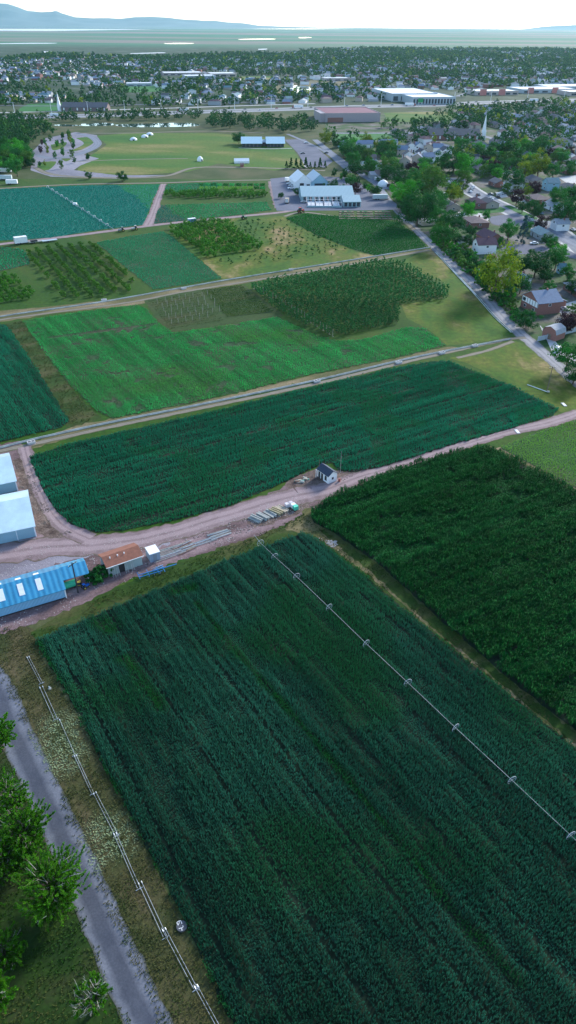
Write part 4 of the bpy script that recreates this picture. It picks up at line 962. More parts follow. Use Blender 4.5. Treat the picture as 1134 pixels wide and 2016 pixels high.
HP(886, 370, 10, 8, SA, 'white', 'light grey', label='small white roofed house behind the yellow tree')
HP(767, 352, 22, 10, .0, 'beige', 'brown', wh=3, rh=2.4, label='long brown roofed house beside the bend of the farm lane')
HP(741, 352, 9, 8, .2, 'grey', 'light grey', rh=1.8, label='grey building with a pale roof left of the long brown roofed house', nm='garage', cat='garage')
HP(741, 336, 9, 10, .1, 'white', 'blue grey', wh=4.6, rh=2.6, ridge='across', label='white gabled house behind the grey garage')
HP(725, 320, 14, 9, .1, 'pale blue', 'dark grey', wh=3.6, rh=2.2, label='pale blue house with a dark navy roof among the lane trees')
HP(728, 330, 14, 8, .1, 'white', 'teal', rh=1.4, label='low white house with a teal roof below the navy roofed one')
HP(681, 291, 12, 9, .2, 'pale blue', 'blue grey', rh=2.2, wh=3.5, label='pale blue house behind the first trees right of the car park')
HP(719, 291, 16, 9, .1, 'white', 'blue grey', rh=2.6, wh=3.4, label='white house with a bright blue grey roof behind the lane trees')
HP(765, 288, 18, 9, .1, 'white', 'blue grey', rh=2.4, wh=3.2, label='wide white house with a pale blue roof left of the yellow trees')
for k, (x, y) in enumerate(((791, 307), (809, 300), (825, 300), (843, 302), (862, 303), (833, 314), (820, 323), (804, 318), (846, 322), (796, 330), (866, 316), (880, 309))):
    lb = ['leftmost in the back', 'second in the back', 'third in the back', 'fourth in the back', 'fifth in the back', 'middle of the second', 'centre of the front', 'left of the second', 'right of the front', 'leftmost in the front', 'right of the second', 'rightmost in the back'][k]
    HP(x, y, 9, 9, .25*((k % 3)-1), 'white' if k % 3 else 'beige', 'dark grey' if k % 2 else 'blue grey', wh=5.2, rh=2.8, ridge='across' if k % 4 else 'along', label='white gabled town house, %s row of the close cluster' % lb, nm='town_house')
# sheds by the lane
HP(938, 544, 5, 4, SA+.4, 'beige', 'light grey', wh=2.2, rh=.8, label='small tan garden shed against the trees beside the lane', nm='garden_shed', cat='shed')
HP(845, 444, 9, 6, .3, 'beige', 'light grey', wh=2.5, rh=1.0, label='low beige shed where the lane bends below the big green trees', nm='garden_shed', cat='shed')
HP(1098, 538, 3.6, 3, SA, 'pale blue', 'teal', wh=3, rh=1.6, ridge='across', label='bright blue wooden playhouse between the trees', nm='playhouse', cat='playhouse')
# brick barn shed with a rounded roof
c = P(1079, 668)
t = thing('gambrel_shed', 'brick coloured shed with a rounded grey roof beside the vinyl fence', 'shed', c, SA+.5)
mb = MB(); pr = [(-3, 2.4), (-2.3, 4.1), (0, 5.0), (2.3, 4.1), (3, 2.4)]
vs = [(x, 0, z) for x, z in [(-3, 0)]+pr+[(3, 0)]]; vs += [(x, 6, z) for x, _, z in vs]
mb.add(vs, [tuple(range(7))[::-1], tuple(range(7, 14)), (0,1,8,7), (5,6,13,12)]); mb.build('wall', HM['brick'], t)
vs = [(x*1.06, y, z+.06) for y in (-.2, 6.2) for x, z in pr]; mb = MB().add(vs, [(i, i+5, i+6, i+1) for i in range(4)]); mb.build('roof', RD['light grey'], t)
MB().box(-.9, -.06, 0, .9, .02, 2.2).build('door', wood, t)
def fence(nm, px, h, mat, label, sp=2.4, solid=True, group=None):
    pts = [P(*p) for p in px]; t = thing(nm, label, 'fence', pts[0], 0, group); o = pts[0]; mb = MB(); pm = MB()
    for a, b_ in zip(pts, pts[1:]):
        a = a-o; b_ = b_-o; d = (b_-a); L = d.length; d.normalize(); nn = Vector((-d.y, d.x, 0))*.03
        if solid: mb.add([a-nn, b_-nn, b_+nn, a+nn]+[q+Vector((0, 0, h)) for q in (a-nn, b_-nn, b_+nn, a+nn)], [(0,3,2,1),(4,5,6,7),(0,1,5,4),(1,2,6,5),(2,3,7,6),(3,0,4,7)])
        else:
            for z in (h*.35, h*.65, h*.95): mb.tube([a+Vector((0, 0, z)), b_+Vector((0, 0, z))], .03, 4)
        k = max(1, int(L/sp))
        for i in range(min(k+1, 60)):
            q = a+d*(L*i/k); pm.box(q.x-.07, q.y-.07, 0, q.x+.07, q.y+.07, h+.12)
    mb.build('panel' if solid else 'rail', mat, t); o2 = pm.build('posts', mat, t); o2.name = 'post'; o2['kind'] = 'stuff'
fence('vinyl_fence', [(1058, 672), (1100, 662), (1150, 648)], 1.8, hm('grey_vinyl', (.38, .44, .50)), 'pale grey vinyl fence below the rounded shed')
fence('wire_fence', [(870, 478), (925, 530), (975, 585), (1005, 618), (1040, 650)], 1.3, wood, 'wooden rail fence along the right side of the farm lane', solid=False)
fence('garden_fence', [(690, 320), (745, 352), (775, 372)], 1.6, wood, 'weathered board fence beside the upper bend of the lane')
# red swing set and clutter
t = thing('play_set', 'red climbing frame and slide beside the rounded shed', 'play set', P(1100, 664), SA)
redp = hm('red_play', (.45, .04, .06))
for x in (-1.4, 1.4):
    for y in (-.7, .7): MB().tube([(x, y, 0), (x, 0, 2.3)], .06, 5).build('leg', redp, t)
MB().tube([(-1.5, 0, 2.3), (1.5, 0, 2.3)], .07, 5).build('top_beam', redp, t)
MB().box(-2.9, -.35, .6, -1.5, .35, .75).build('slide', redp, t); MB().box(-.4, -.8, .5, .9, .8, 1.6).build('hut', redp, t)
t = thing('utility_trailer', 'white cluttered trailer below the vinyl fence', 'trailer', P(1100, 692), SA)
MB().box(-1.6, -.9, .5, 1.6, .9, .65).build('bed', white, t); MB().box(-1.5, -.85, .65, .3, .85, 1.7).build('box_body', white, t)
for y in (-.95, .95): MB().tube([(0, y-.08, .3), (0, y+.08, .3)], .3, 10).build('wheel', black, t)
t = thing('patio_canopy', 'pale square patio canopy on poles near the trailer', 'canopy', P(1112, 700), SA+.3)
MB().add([(-1.8, -1.5, 2), (1.8, -1.5, 2), (1.8, 1.5, 2), (-1.8, 1.5, 2), (0, 0, 2.8)], [(0,1,4),(1,2,4),(2,3,4),(3,0,4),(0,3,2,1)]).build('cover', white, t)
for x in (-1.7, 1.7):
    for y in (-1.4, 1.4): MB().tube([(x, y, 0), (x, y, 2)], .04, 5).build('pole', steel, t)
# ---------------- greenhouse complex
poly = hard_mat('polycarbonate_roof', (.42, .56, .58), .35, wave=(.35, .85), var=.08, spec=.6)
polyw = hard_mat('pale_teal_panel', (.25, .38, .42), .4, wave=(.6, 1.2), var=.1)
t, rf, L = gable('greenhouse', 'long pale ribbed roof greenhouse, the largest building of the garden centre yard', 'greenhouse', P(594, 398), P(696, 397), 24, 3.6, 4.2, polyw, poly, over=.4, detail='none')
for k in range(9): x = -L/2+2+k*(L-4)/8; MB().box(x-.9, -.08, .5, x+.9, .02, 3.2).build('window', dark if k % 2 else glass, t)
mb = MB(); LV = []
for k in range(14): x = -L/2+1.5+k*(L-3)/13; LV.append(MB().add([(x-.5, 5.5, 5.62), (x+.5, 5.5, 5.62), (x+.5, 8.5, 6.67), (x-.5, 8.5, 6.67)], [(0,1,2,3)]).build('vent_panel', white, rf))
t, rf, L = gable('greenhouse', 'small pale teal greenhouse in front of the long one at its right end', 'greenhouse', P(676, 408), P(710, 407.5), 16, 3.2, 2.6, polyw, poly, over=.3, detail='none')
for k in range(4): x = -L/2+1.6+k*(L-3.2)/3; MB().box(x-1, -.08, .4, x+1, .02, 2.8).build('window', glass, t)
# frame house with white benches
a, b_ = P(604, 409), P(672, 408); L = (b_-a).length
t = thing('bench_house', 'open framed white propagation bench house in front of the long greenhouse', 'greenhouse', (a+b_)/2, 0)
for k in range(9): x = -L/2+k*L/8; MB().tube([(x, 0, 0), (x, 0, 3), (x, 17, 3.4), (x, 17, 0)], .12, 5).build('arch', hm('rose_steel', (.5, .42, .45)), t)
for j in range(3): MB().tube([(-L/2, j*8.3, 3.05+.18*j), (L/2, j*8.3, 3.05+.18*j)], .1, 5).build('purlin', white, t)
for j in range(4): 
    for k in range(4): x = -L/2+.8+k*(L-1)/4; MB().box(x, 1+j*4, .6, x+(L-1)/4-.8, 3.8+j*4, .8).build('bench', white if (j+k) % 3 else hm('bench_pale', (.6, .62, .66)), t)
MB().box(-L/2, -.1, 0, L/2, 0, 1.1).build('front_panel', polyw, t)
t, rf, L = gable('packing_shed', 'bright white gabled packing shed behind the long greenhouse', 'shed', P(581, 371), P(615, 370), 22, 4.0, 5.0, white, hm('bright_white_roof', (.82, .8, .8), rough=.5), ridge='across', over=.4, detail='none')
MB().box(-3, -.1, 0, 0, .02, 3.4).build('door', dark, t); MB().box(2, -.1, .8, 4.5, .02, 2.6).build('window', glass, t)
t, rf, L = gable('packing_shed', 'blue grey gabled packing shed right of the bright white one', 'shed', P(613, 371), P(646, 370), 22, 4.0, 5.0, WD['pale blue'], hm('blue_grey_metal', (.30, .40, .48), rough=.4), ridge='across', over=.4, detail='none')
MB().box(-4, -.1, .4, 4, .02, 3.2).build('window', glass, t)
# visitor centre
vr = hm('pale_cyan_metal', (.42, .60, .68), rough=.4); gl = hm('brown_wall', (.09, .08, .09))
for (x0_, x1_, y_, lb) in ((477, 514, 290, 'visitor centre pavilion with a pale cyan hip roof, the left of the pair'), (526, 559, 290, 'visitor centre pavilion with a pale cyan hip roof, the right of the pair')):
    t, rf, L = gable('visitor_pavilion', lb, 'pavilion', P(x0_, y_), P(x1_, y_), 24, 3.6, 4.0, gl, vr, over=1.2, detail='none')
    for k in range(5): x = -L/2+1.5+k*(L-3)/4; MB().box(x-1.2, -.1, .4, x+1.2, .02, 3.6).build('window', glass, t)
t, rf, L = gable('link_hall', 'narrow dark link hall joining the two visitor pavilions', 'hall', P(513, 287), P(527, 287), 14, 3.0, 1.4, gl, vr, over=.4, detail='none')
t, rf, L = gable('hoop_shed', 'long bright white hoop shed in the meadow above the orchard strips', 'shed', P(462, 322), P(491, 321.5), 7, 1.6, 1.8, white, white, over=.1, detail='none')
gable('red_shed', 'small dark red shed in front of the white hoop shed', 'shed', P(473, 329), P(480, 329), 4, 2, .8, HM['brick'], RD['brown'], over=.2, detail='none')
def dome(p, r, h, label, group=None, name='dome_tent'):
    t = thing(name, label, 'dome', p, random.random(), group); mb = MB(); n = 12; vs = []; fs = []
    rings = [(1, 0), (1.0, .35), (.85, .6), (.55, .85), (.15, 1.0)]
    for a, z in rings:
        for k in range(n): th = 2*math.pi*k/n; vs.append((r*a*math.cos(th), r*a*math.sin(th), h*z))
    for i in range(len(rings)-1):
        for k in range(n): q = (k+1) % n; fs.append((i*n+k, i*n+q, (i+1)*n+q, (i+1)*n+k))
    fs.append(tuple((len(rings)-1)*n+k for k in range(n))); mb.add(vs, fs); mb.build('cover', white, t)
    MB().box(-r*.25, -r-.05, 0, r*.25, -r*.9, h*.4).build('door', dark, t)
dome(P(263, 276), 3.6, 2.8, 'white round dome, nearest of the three in the meadow', 'white domes in the meadow')
dome(P(285, 270.5), 3.6, 2.8, 'white round dome, middle one of the three in the meadow', 'white domes in the meadow')
dome(P(295, 266), 3.6, 2.8, 'white round dome, farthest of the three near the pond', 'white domes in the meadow')
dome(P(394, 317), 2.6, 3.8, 'single white round yurt beside the gravel path loop', name='yurt')
dome(P(754, 366), 4, 4.2, 'white rounded caravan cover beside the lane bend', name='covered_tank')
# raised demonstration beds
for i, (x0_, x1_) in enumerate(((668, 696), (703, 733), (738, 768))):
    nmz = ['left', 'middle', 'right'][i]
    for j, y_ in enumerate((418, 422.5, 427, 431)):
        a, b_ = P(x0_, y_), P(x1_+j*1.2, y_); L = (b_-a).length
        rown = ['back', 'second', 'third', 'front'][j]
        t = thing('garden_bed', 'low planted garden bed, %s row of the %s block below the greenhouses' % (rown, nmz), 'garden bed', (a+b_)/2, 0, 'garden beds below the greenhouses')
        MB().box(-L/2, -1.1, 0, L/2, 1.1, .35).build('border', wood, t)
        V, C_ = crown_arrays(L/2*.8, .5, .6, 14, 90, .5, i*7+j); me = np_mesh('planting', V*np.array([1.1, .35/ max(1, L/2*.3), 1]), np.arange(len(V)).reshape(-1, 4), [M['deepgreen'] if j % 2 else M['tealmid']]); mkobj('planting', me, t)
# ---------------- beyond: large far buildings
def block(nm, label, cat, x0_, x1_, y_, D, h, wall, roof, wins=0, par=.8):
    A, B = P(x0_, y_), P(x1_, y_-(x1_-x0_)*.01); c = (A+B)/2; L = (B-A).length
    t = thing(nm, label, cat, c, math.atan2((B-A).y, (B-A).x))
    MB().box(-L/2, 0, 0, L/2, D, h).build('wall', wall, t)
    MB().box(-L/2+.5, .5, h, L/2-.5, D-.5, h+.3).build('roof', roof, t)
    mb = MB()
    for (a, b_, c_, d) in ((-L/2-.1, -.1, L/2+.1, .4), (-L/2-.1, D-.4, L/2+.1, D+.1)): mb.box(a, b_, h, c_, d, h+par)
    for x in (-L/2-.1, L/2-.4): mb.box(x, .4, h, x+.5, D-.4, h+par)
    mb.build('parapet', wall, t)
    for k in range(wins):
        x = -L/2+L*(k+.5)/wins; MB().box(x-L/wins*.3, -.15, 1, x+L/wins*.3, .05, min(h-2, 7)).build('window', glass, t)
    return t, L
rosy = hm('rosy_concrete', (.36, .30, .32)); mar = hm('maroon_membrane', (.17, .03, .05))
t, L = block('warehouse', 'big windowless rosy walled warehouse with a maroon roof beside the freeway', 'warehouse', 640, 748, 241, 75, 9, rosy, mar)
MB().box(-L/2+3, -.3, 0, -L/2+22, .1, 5).build('loading_door', HM['brick'], t)
MB().box(-L/2-6, 2, 0, -L/2+.1, 40, 9.5).build('side_wing', rosy, t)
wc = hm('whitish_concrete', (.62, .66, .68)); gc = hm('grey_concrete', (.38, .44, .48))
block('warehouse', 'long white roofed warehouse with dark glazed front, in front of its twin', 'warehouse', 812, 896, 206, 90, 9, gc, white, 14)
block('warehouse', 'white roofed warehouse behind the dark glazed one', 'warehouse', 771, 860, 200, 110, 10, gc, white, 6)
for k, (a, b_, y_, D, h, lb) in enumerate(((938, 1020, 188, 60, 8, 'beige shop row with red panels left of the strip mall'), (1028, 1134, 184, 90, 8, 'long white roofed strip mall building near the right edge'), (1120, 1260, 189, 60, 8, 'white roofed shop block at the right frame edge'), (1080, 1210, 178, 80, 8, 'white roofed store behind the strip mall'),
        (320, 400, 149, 70, 7, 'long pinkish roofed school building in the far town'), (365, 425, 156, 60, 8, 'white roofed school wing with dark front in the far town'), (415, 466, 152, 70, 9, 'white roofed school hall right of the school wings'), (250, 300, 170, 40, 6, 'low white roofed store beside the green sports field'), (260, 285, 150, 30, 12, 'beige multi storey block left of the school'), (180, 235, 146, 50, 7, 'pale roofed long building left of the far school'),
        (470, 540, 116, 60, 8, 'pale flat building on the far edge of town'), (900, 960, 132, 70, 8, 'white roofed store in the far right of town'), (640, 690, 160, 50, 7, 'low pale building behind the town houses'))):
    t, L = block('commercial_block', lb, 'building', a, b_, y_, D*.7, h*.7, hm('beige_block', (.45, .38, .36)) if k % 2 == 0 else gc, white, 6 if b_-a > 70 else 3)
    if k in (0, 1):
        for x in (-L*.35, L*.1): MB().box(x-6, -.4, 0, x+6, -.1, 9).build('entrance_panel', hm('coral_panel', (.55, .2, .18)), t)
# churches
def church(px, py, L, D, lb, roofm, wallm, sh, side=1):
    c = P(px, py); t, rf, LL = gable('church', lb, 'church', c.xy-Vector((L/2, 0)), c.xy+Vector((L/2, 0)), D, 4.5, 5, wallm, roofm, over=.6, detail='none')
    for k in range(7): x = -L/2+3+k*(L-6)/6; MB().box(x-.8, -.1, 1, x+.8, .02, 3.8).build('window', white, t)
    s = MB().box(side*(L/2+4)-2, 2, 0, side*(L/2+4)+2, 6, sh*.35).build('steeple', white, t)
    x = side*(L/2+4); MB().add([(x-1.7, 2.3, sh*.35), (x+1.7, 2.3, sh*.35), (x+1.7, 5.7, sh*.35), (x-1.7, 5.7, sh*.35), (x, 4, sh)], [(0,1,4),(1,2,4),(2,3,4),(3,0,4)]).build('spire', white, s)
church(895, 276, 52, 22, 'long dark roofed church with a tall thin white steeple at its right end', RD['dark grey'], WD['brick'], 24)
church(166, 219, 60, 24, 'dark roofed church beyond the freeway with a white steeple at its left', RD['dark grey'], RD['brown'], 22, -1)
# ================================================================== IRRIGATION AND VEHICLES
whitemetal = hard_mat('aluminium', (.34, .38, .42), .6, metal=.0, var=.1, scale=4)
wp = [(500, 1058), (513, 1074), (541, 1101), (584, 1140), (648, 1201), (721, 1272), (803, 1349), (897, 1438), (1008, 1541), (1124, 1650), (1190, 1713)]
Z = .78
pts = [P(x, y-5, Z) for x, y in wp]
t = thing('wheel_line_sprinkler', 'long wheel line irrigation pipe on hoop wheels crossing the dark wheat field', 'irrigation line', (pts[4].x, pts[4].y, 0))
o = Vector((pts[4].x, pts[4].y, 0))
for a, b_ in zip(pts, pts[1:]):
    MB().tube([a-o, b_-o], .042, 6).build('pipe', hm('dull_aluminium', (.24, .28, .29), rough=.6), t)
d = (pts[7]-pts[4]).normalized(); d.z = 0; d.normalize(); nn = Vector((-d.y, d.x, 0))
for i, p in enumerate(pts[1:-1]):
    c = p-o; mb = MB(); k = 20; R1 = .82
    yaw = random.uniform(-.15, .15); n2 = (nn*math.cos(yaw)+d*math.sin(yaw))
    ring = [c+n2*R1*math.cos(2*math.pi*j/k)+Vector((0, 0, R1*math.sin(2*math.pi*j/k))) for j in range(k+1)]
    w0 = mb.tube(ring, .055, 5, cap=False).build('wheel', whitemetal, t)
    mb = MB()
    for j in range(6): mb.tube([c, ring[j*3+1]], .02, 4)
    mb.build('spoke', whitemetal, w0)
for i in range(len(pts)-1):
    for f in (.33, .66): 
        q = pts[i].lerp(pts[i+1], f)-o; MB().tube([q, q+Vector((0, 0, .25))], .03, 5).build('sprinkler_head', whitemetal, t)
# wheel line in the far teal field
a, b_ = P(94, 368, Z), P(224, 451, Z); o = Vector((a.x, a.y, 0))
t = thing('wheel_line_sprinkler', 'far wheel line irrigation pipe crossing the teal field upper left', 'irrigation line', o)
n_ = 12
for i in range(n_):
    p, q = a.lerp(b_, i/n_)-o, a.lerp(b_, (i+1)/n_)-o; MB().tube([p, q], .16, 5).build('pipe', whitemetal, t)
    dd = (b_-a).normalized(); nn = Vector((-dd.y, dd.x, 0)); ring = [p+nn*.8*math.cos(2*math.pi*j/12)+Vector((0, 0, .8*math.sin(2*math.pi*j/12))) for j in range(13)]
    MB().tube(ring, .1, 4, cap=False).build('wheel', white, t)
q = P(148, 404); mb = MB().box(-1.2, -.8, .3, 1.2, .8, 1.5).build('drive_unit', white, t); mb.location = q-o
# hand line pipes lying by the road
segs = [((55, 1293), (82, 1345), .35), ((81, 1352), (110, 1416), .5), ((117, 1416), (148, 1487), .0), ((148, 1487), (183, 1563), .3), ((186, 1560), (230, 1645), .4), ((226, 1640), (274, 1750), .35), ((275, 1736), (326, 1846), .45), ((322, 1828), (386, 1948), .4), ((385, 1940), (440, 2040), .35)]
names = ['topmost, starting at the field corner', 'second from the top', 'third from the top', 'fourth from the top beside the pale grass', 'fifth from the top', 'sixth from the top below the pale grass', 'ending beside the round concrete cover', 'just below the round concrete cover', 'lowest, at the bottom frame edge']
for (a, b_, gp), nm in zip(segs, names):
    a = P(*a, .12); b_ = P(*b_, .12); c = (a+b_)/2; c.z = 0
    t = thing('irrigation_pipe', 'silver aluminium irrigation pipe run, %s' % nm, 'irrigation pipe', c, 0, 'irrigation pipes lying between road and wheat')
    d = (b_-a).normalized(); nn = Vector((-d.y, d.x, 0))
    for s in ((-gp/2, gp/2) if gp else (0,)):
        MB().tube([a-c+nn*s+d*(s*1.2), b_-c+nn*s+d*(s*1.2)], .034, 6).build('pipe', whitemetal, t)
        MB().tube([a-c+nn*s, a-c+nn*s+d*.35], .085, 6).build('coupler', steel, t)
    MB().tube([b_-c-nn*.5, b_-c+nn*.5], .05, 5).build('crossbar', whitemetal, t)
# pipe in the olive pasture
a = P(1038, 757, .15); b_ = P(1079, 772, .15); c = (a+b_)/2; c.z = 0
t = thing('irrigation_pipe', 'single white pipe lying in the olive pasture by the utility pole', 'irrigation pipe', c)
MB().tube([a-c, b_-c], .13, 6).build('pipe', white, t); MB().box(-.4, -.3, 0, .4, .3, .4).build('valve_box', gw, t).location = b_-c
for (x, y, lb) in ((1110, 797, 'pale concrete trough in the olive pasture corner near the dirt road'), (1018, 850, 'pale concrete slab lying in the middle of the dirt road')):
    t = thing('concrete_slab', lb, 'slab', P(x, y), SA); MB().box(-1.2, -.5, .045, 1.2, .5, .18).build('block', M['pale'], t); MB().box(-.8, -.3, .18, .8, .3, .22).build('lid', white, t)
# gated pipes / trough at right of lane ditch
# riser with a round cover with painted marks
c = P(358, 1825); t = thing('concrete_cover', 'round grey concrete cover with white painted marks between pipe and wheat', 'cover', c)
MB().tube([(0, 0, 0), (0, 0, .3)], .7, 28).build('disc', hm('cover_concrete', (.08, .085, .10), rough=.9), t)
k0 = 1/11.34
def zz(x, y): q = P(300+x*k0, 1780+y*k0, .31)-c; return (q.x, q.y, .31)
mb = MB()
for line in ([(575, 475), (545, 415), (575, 385), (620, 368), (645, 390), (655, 435)], [(575, 475), (597, 420), (600, 385)], [(592, 550), (650, 530), (690, 505), (680, 480)], [(655, 535), (660, 590)]):
    for a, b_ in zip(line, line[1:]):
        a = Vector(zz(*a)); b_ = Vector(zz(*b_)); d = (b_-a).normalized(); nn = Vector((-d.y, d.x, 0))*.038; e = d*.025
        mb.add([a-nn-e, b_-nn+e, b_+nn+e, a+nn-e, *[v+Vector((0, 0, .02)) for v in (a-nn-e, b_-nn+e, b_+nn+e, a+nn-e)]], [(4,5,6,7),(0,1,5,4),(1,2,6,5),(2,3,7,6),(3,0,4,7)])
mb.build('painted_mark', hm('bright_white_paint', (.85, .85, .85)), t)
c = P(98, 1356); t = thing('valve_riser', 'small white irrigation valve riser in the verge near the field corner', 'valve', c)
MB().tube([(0, 0, 0), (0, 0, .5)], .12, 8).build('riser', white, t); MB().tube([(-.15, 0, .55), (.15, 0, .55)], .08, 8).build('valve_wheel', steel, t)
MB().tube([(0, 0, .01), (0, 0, .06)], .35, 12).build('pad', gw, t)

# ---------------- cars
CARS = {}
def car_proto(col, cm, kind='car'):
    t = bpy.data.objects.new('parked_car', None); 
    h = 1.45 if kind == 'car' else 1.9
    prof = [(-2.15, .35), (-2.15, .85), (-1.2, .95), (-.7, h-.05), (.7, h), (1.45, .98), (2.2, .85), (2.2, .35)] if kind == 'car' else [(-2.5, .4), (-2.5, 1.1), (-.4, 1.1), (-.3, h-.05), (1.0, h), (1.5, 1.15), (2.6, 1.0), (2.6, .4)]
    mb = MB(); n = len(prof); vs = [(x, -.88 if z < 1.1 else -.7, z) for x, z in prof]+[(x, .88 if z < 1.1 else .7, z) for x, z in prof]
    mb.add(vs, [tuple(range(n)), tuple(range(n, 2*n))[::-1]]+[(i, n+i, n+(i+1) % n, (i+1) % n) for i in range(n)])
    body = mb.mesh('body', cm)
    gb = MB(); g = [(-1.15, .98), (-.72, h-.12), (.68, h-.08), (1.35, 1.0)] if kind == 'car' else [(-.38, 1.15), (-.28, h-.12), (.95, h-.1), (1.4, 1.18)]
    for s in (-1, 1): gb.add([(x, s*(.9 if z < 1.2 else .73), z) for x, z in g], [(0,1,2,3)])
    a, b_ = g[2], g[3]; gb.add([(a[0]+.06, -.62, a[1]), (a[0]+.06, .62, a[1]), (b_[0]+.08, .78, b_[1]+.02), (b_[0]+.08, -.78, b_[1]+.02)], [(0,1,2,3)])
    a, b_ = g[1], g[0]; gb.add([(a[0]-.05, -.62, a[1]), (a[0]-.05, .62, a[1]), (b_[0]-.05, .78, b_[1]), (b_[0]-.05, -.78, b_[1])], [(0,1,2,3)])
    win = gb.mesh('windows', glass)
    wh = MB().tube([(0, -.1, .33), (0, .1, .33)], .33, 10).mesh('wheel', black)
    return body, win, wh
cpaint = {'white': (.75, .76, .78), 'silver': (.45, .47, .5), 'black': (.02, .02, .025), 'red': (.4, .02, .04), 'blue': (.04, .1, .3), 'dark grey': (.09, .1, .11)}
for k, v in cpaint.items():
    CARS[k, 'car'] = car_proto(k, hm('car_'+k.replace(' ', '_'), v, rough=.3, var=.03, spec=.6)); CARS[k, 'pickup'] = car_proto(k, HM['car_'+k.replace(' ', '_')], 'pickup')
def car(p, rz, col, label, kind='car', group=None, name=None, parts=True):
    body, win, wh = CARS[col, kind]; t = thing(name or ('parked_car' if kind == 'car' else 'pickup_truck'), label, 'car' if kind == 'car' else 'pickup', p, rz, group)
    mkobj('body', body, t); mkobj('windows', win, t)
    if parts:
        for x in (-1.35, 1.4):
            for y in (-.82, .82): mkobj('wheel', wh, t, (x, y, 0))
    return t
zs = .06
def C(px, py): v = P(px, py); v.z = zs; return v
G = 'cars parked in the nearer streets'
car(C(967, 507), SA+1.4, 'red', 'red car on the driveway of the white gabled house', group=G)
car(C(1039, 431), SA, 'white', 'white car, left of the two at the kerb by the purple tree', group=G)
car(C(1046, 435), SA, 'silver', 'silver car, right of the two at the kerb by the purple tree', group=G)
car(C(964, 394), SA+1.5, 'white', 'white pickup on the drive beside the bright front lawn', 'pickup', G)
car(C(963, 399), SA+1.5, 'white', 'white car on the drive nearest the bright front lawn', group=G)
car(C(928, 374), SA, 'silver', 'silver car parked in front of the yellow tree', group=G)
car(C(926, 379), SA, 'white', 'white car parked second in front of the yellow tree', group=G)
car(C(931, 370), SA, 'white', 'white car, farthest at the top of the near street', group=G)
car(C(941, 385), SA, 'black', 'black car in the street above the bright front lawn', group=G)
car(C(966, 384), SA+.6, 'dark grey', 'dark grey car across the street from the lawn', group=G)
car(C(980, 390), SA, 'black', 'black pickup at the far kerb facing the pale house', 'pickup', G)
car(C(985, 383), SA+1.4, 'white', 'white van like car on the pale house drive', group=G)
car(C(990, 381), SA+1.4, 'silver', 'silver car right beside the white one on the pale house drive', group=G)
car(C(1051, 481), .1, 'white', 'white car in the lower cul de sac', group=G)
car(C(1128, 454), SA+.2, 'silver', 'silver car in the side street at the frame edge', group=G)
car(C(870, 418), SA, 'silver', 'silver car in front of the beige house below the yellow tree', group=G)
car(C(1112, 611), SA+.5, 'white', 'white car on the pale driveway near the right frame edge', group=G)
car(C(1065, 422), SA, 'blue', 'dark blue car partly under the tree at the street end', group=G)
for k, (x, y, cl) in enumerate(((570, 363, 'white'), (574, 367, 'silver'), (573, 372, 'white'), (577, 358, 'silver'), (642, 302, 'dark grey'), (596, 303, 'dark grey'), (603, 282, 'white'), (598, 399, 'silver'))):
    lb = ['white car at the top of the greenhouse car park', 'silver car below the white one in the greenhouse car park', 'white pickup in the greenhouse car park row', 'silver van like car beside the white packing shed', 'dark car near the access road island', 'dark grey car left in the visitor car park', 'white car at the top of the visitor car park', 'silver car beside the bench house'][k]
    car(C(x, y), .2, cl, lb, 'pickup' if k == 2 else 'car')
# box vehicles
def boxtruck(p, rz, L, Wd, h, bm, label, name='box_trailer', cat='trailer'):
    t = thing(name, label, cat, p, rz); MB().box(-L/2, -Wd/2, .7, L/2, Wd/2, .7+h).build('box_body', bm, t)
    MB().box(-L/2, -Wd/2+.2, .5, L/2+1.2, Wd/2-.2, .68).build('chassis', dark, t)
    MB().box(-L/2-.04, -Wd/2+.2, .8, -L/2+.02, Wd/2-.2, .6+h).build('rear_door', hm('trailer_door', (.5, .52, .55)), t)
    for x in (-L*.3, -L*.12):
        for s in (-1, 1): MB().tube([(x, s*(Wd/2-.15), .45), (x, s*(Wd/2+.08), .45)], .45, 10).build('wheel', black, t)
    return t
boxtruck(P(42, 480), ROWX, 6.5, 3, 3, white, 'white box trailer parked on the cross lane beside the teal field')
t = thing('flat_trailer', 'low flat trailer with grey load right of the white box trailer', 'trailer', P(72, 478), ROWX); MB().box(-4, -1.2, .7, 4, 1.2, .9).build('deck', gw, t); MB().box(-3, -1, .9, .5, 1, 1.6).build('load', dark, t)
for x in (-2.5, -1.3):
    for s in (-1.15, 1.15): MB().tube([(x, s-.1, .4), (x, s+.1, .4)], .4, 10).build('wheel', black, t)
t = thing('flat_trailer', 'pale flat trailer farther right on the cross lane', 'trailer', P(98, 476), ROWX); MB().box(-4, -1.2, .7, 4, 1.2, .95).build('deck', steel, t)
for s in (-1.15, 1.15): MB().tube([(-1, s-.1, .4), (-1, s+.1, .4)], .4, 10).build('wheel', black, t)
tractor(P(240, 456), ROWX+3.1, ('grey', (.3, .32, .33)), 'grey farm tractor, left of the two machines below the teal field')
tractor(P(266, 453), ROWX+3.1, ('pale', (.55, .55, .52)), 'pale farm tractor, right of the two machines below the teal field')
tv = boxtruck(P(378, 440), ROWX, 4.5, 2.2, 2, hm('blue_van', (.1, .16, .5)), 'blue van with a white top on the cross lane above the dark orchard', 'delivery_van', 'van')
MB().box(-2.3, -1.12, 2.7, 2.3, 1.12, 2.95).build('roof', white, tv)
tractor(P(592, 419), ROWX+.2, ('red', (.45, .05, .04)), 'red tractor standing above the deep green field', 1.3)
tractor(P(480, 432), ROWX, ('green', (.06, .25, .08)), 'small green tractor above the sapling orchard')
boxtruck(P(565, 400), 1.5, 4, 2.4, 2.4, palew, 'pale box trailer standing upright in the greenhouse yard')
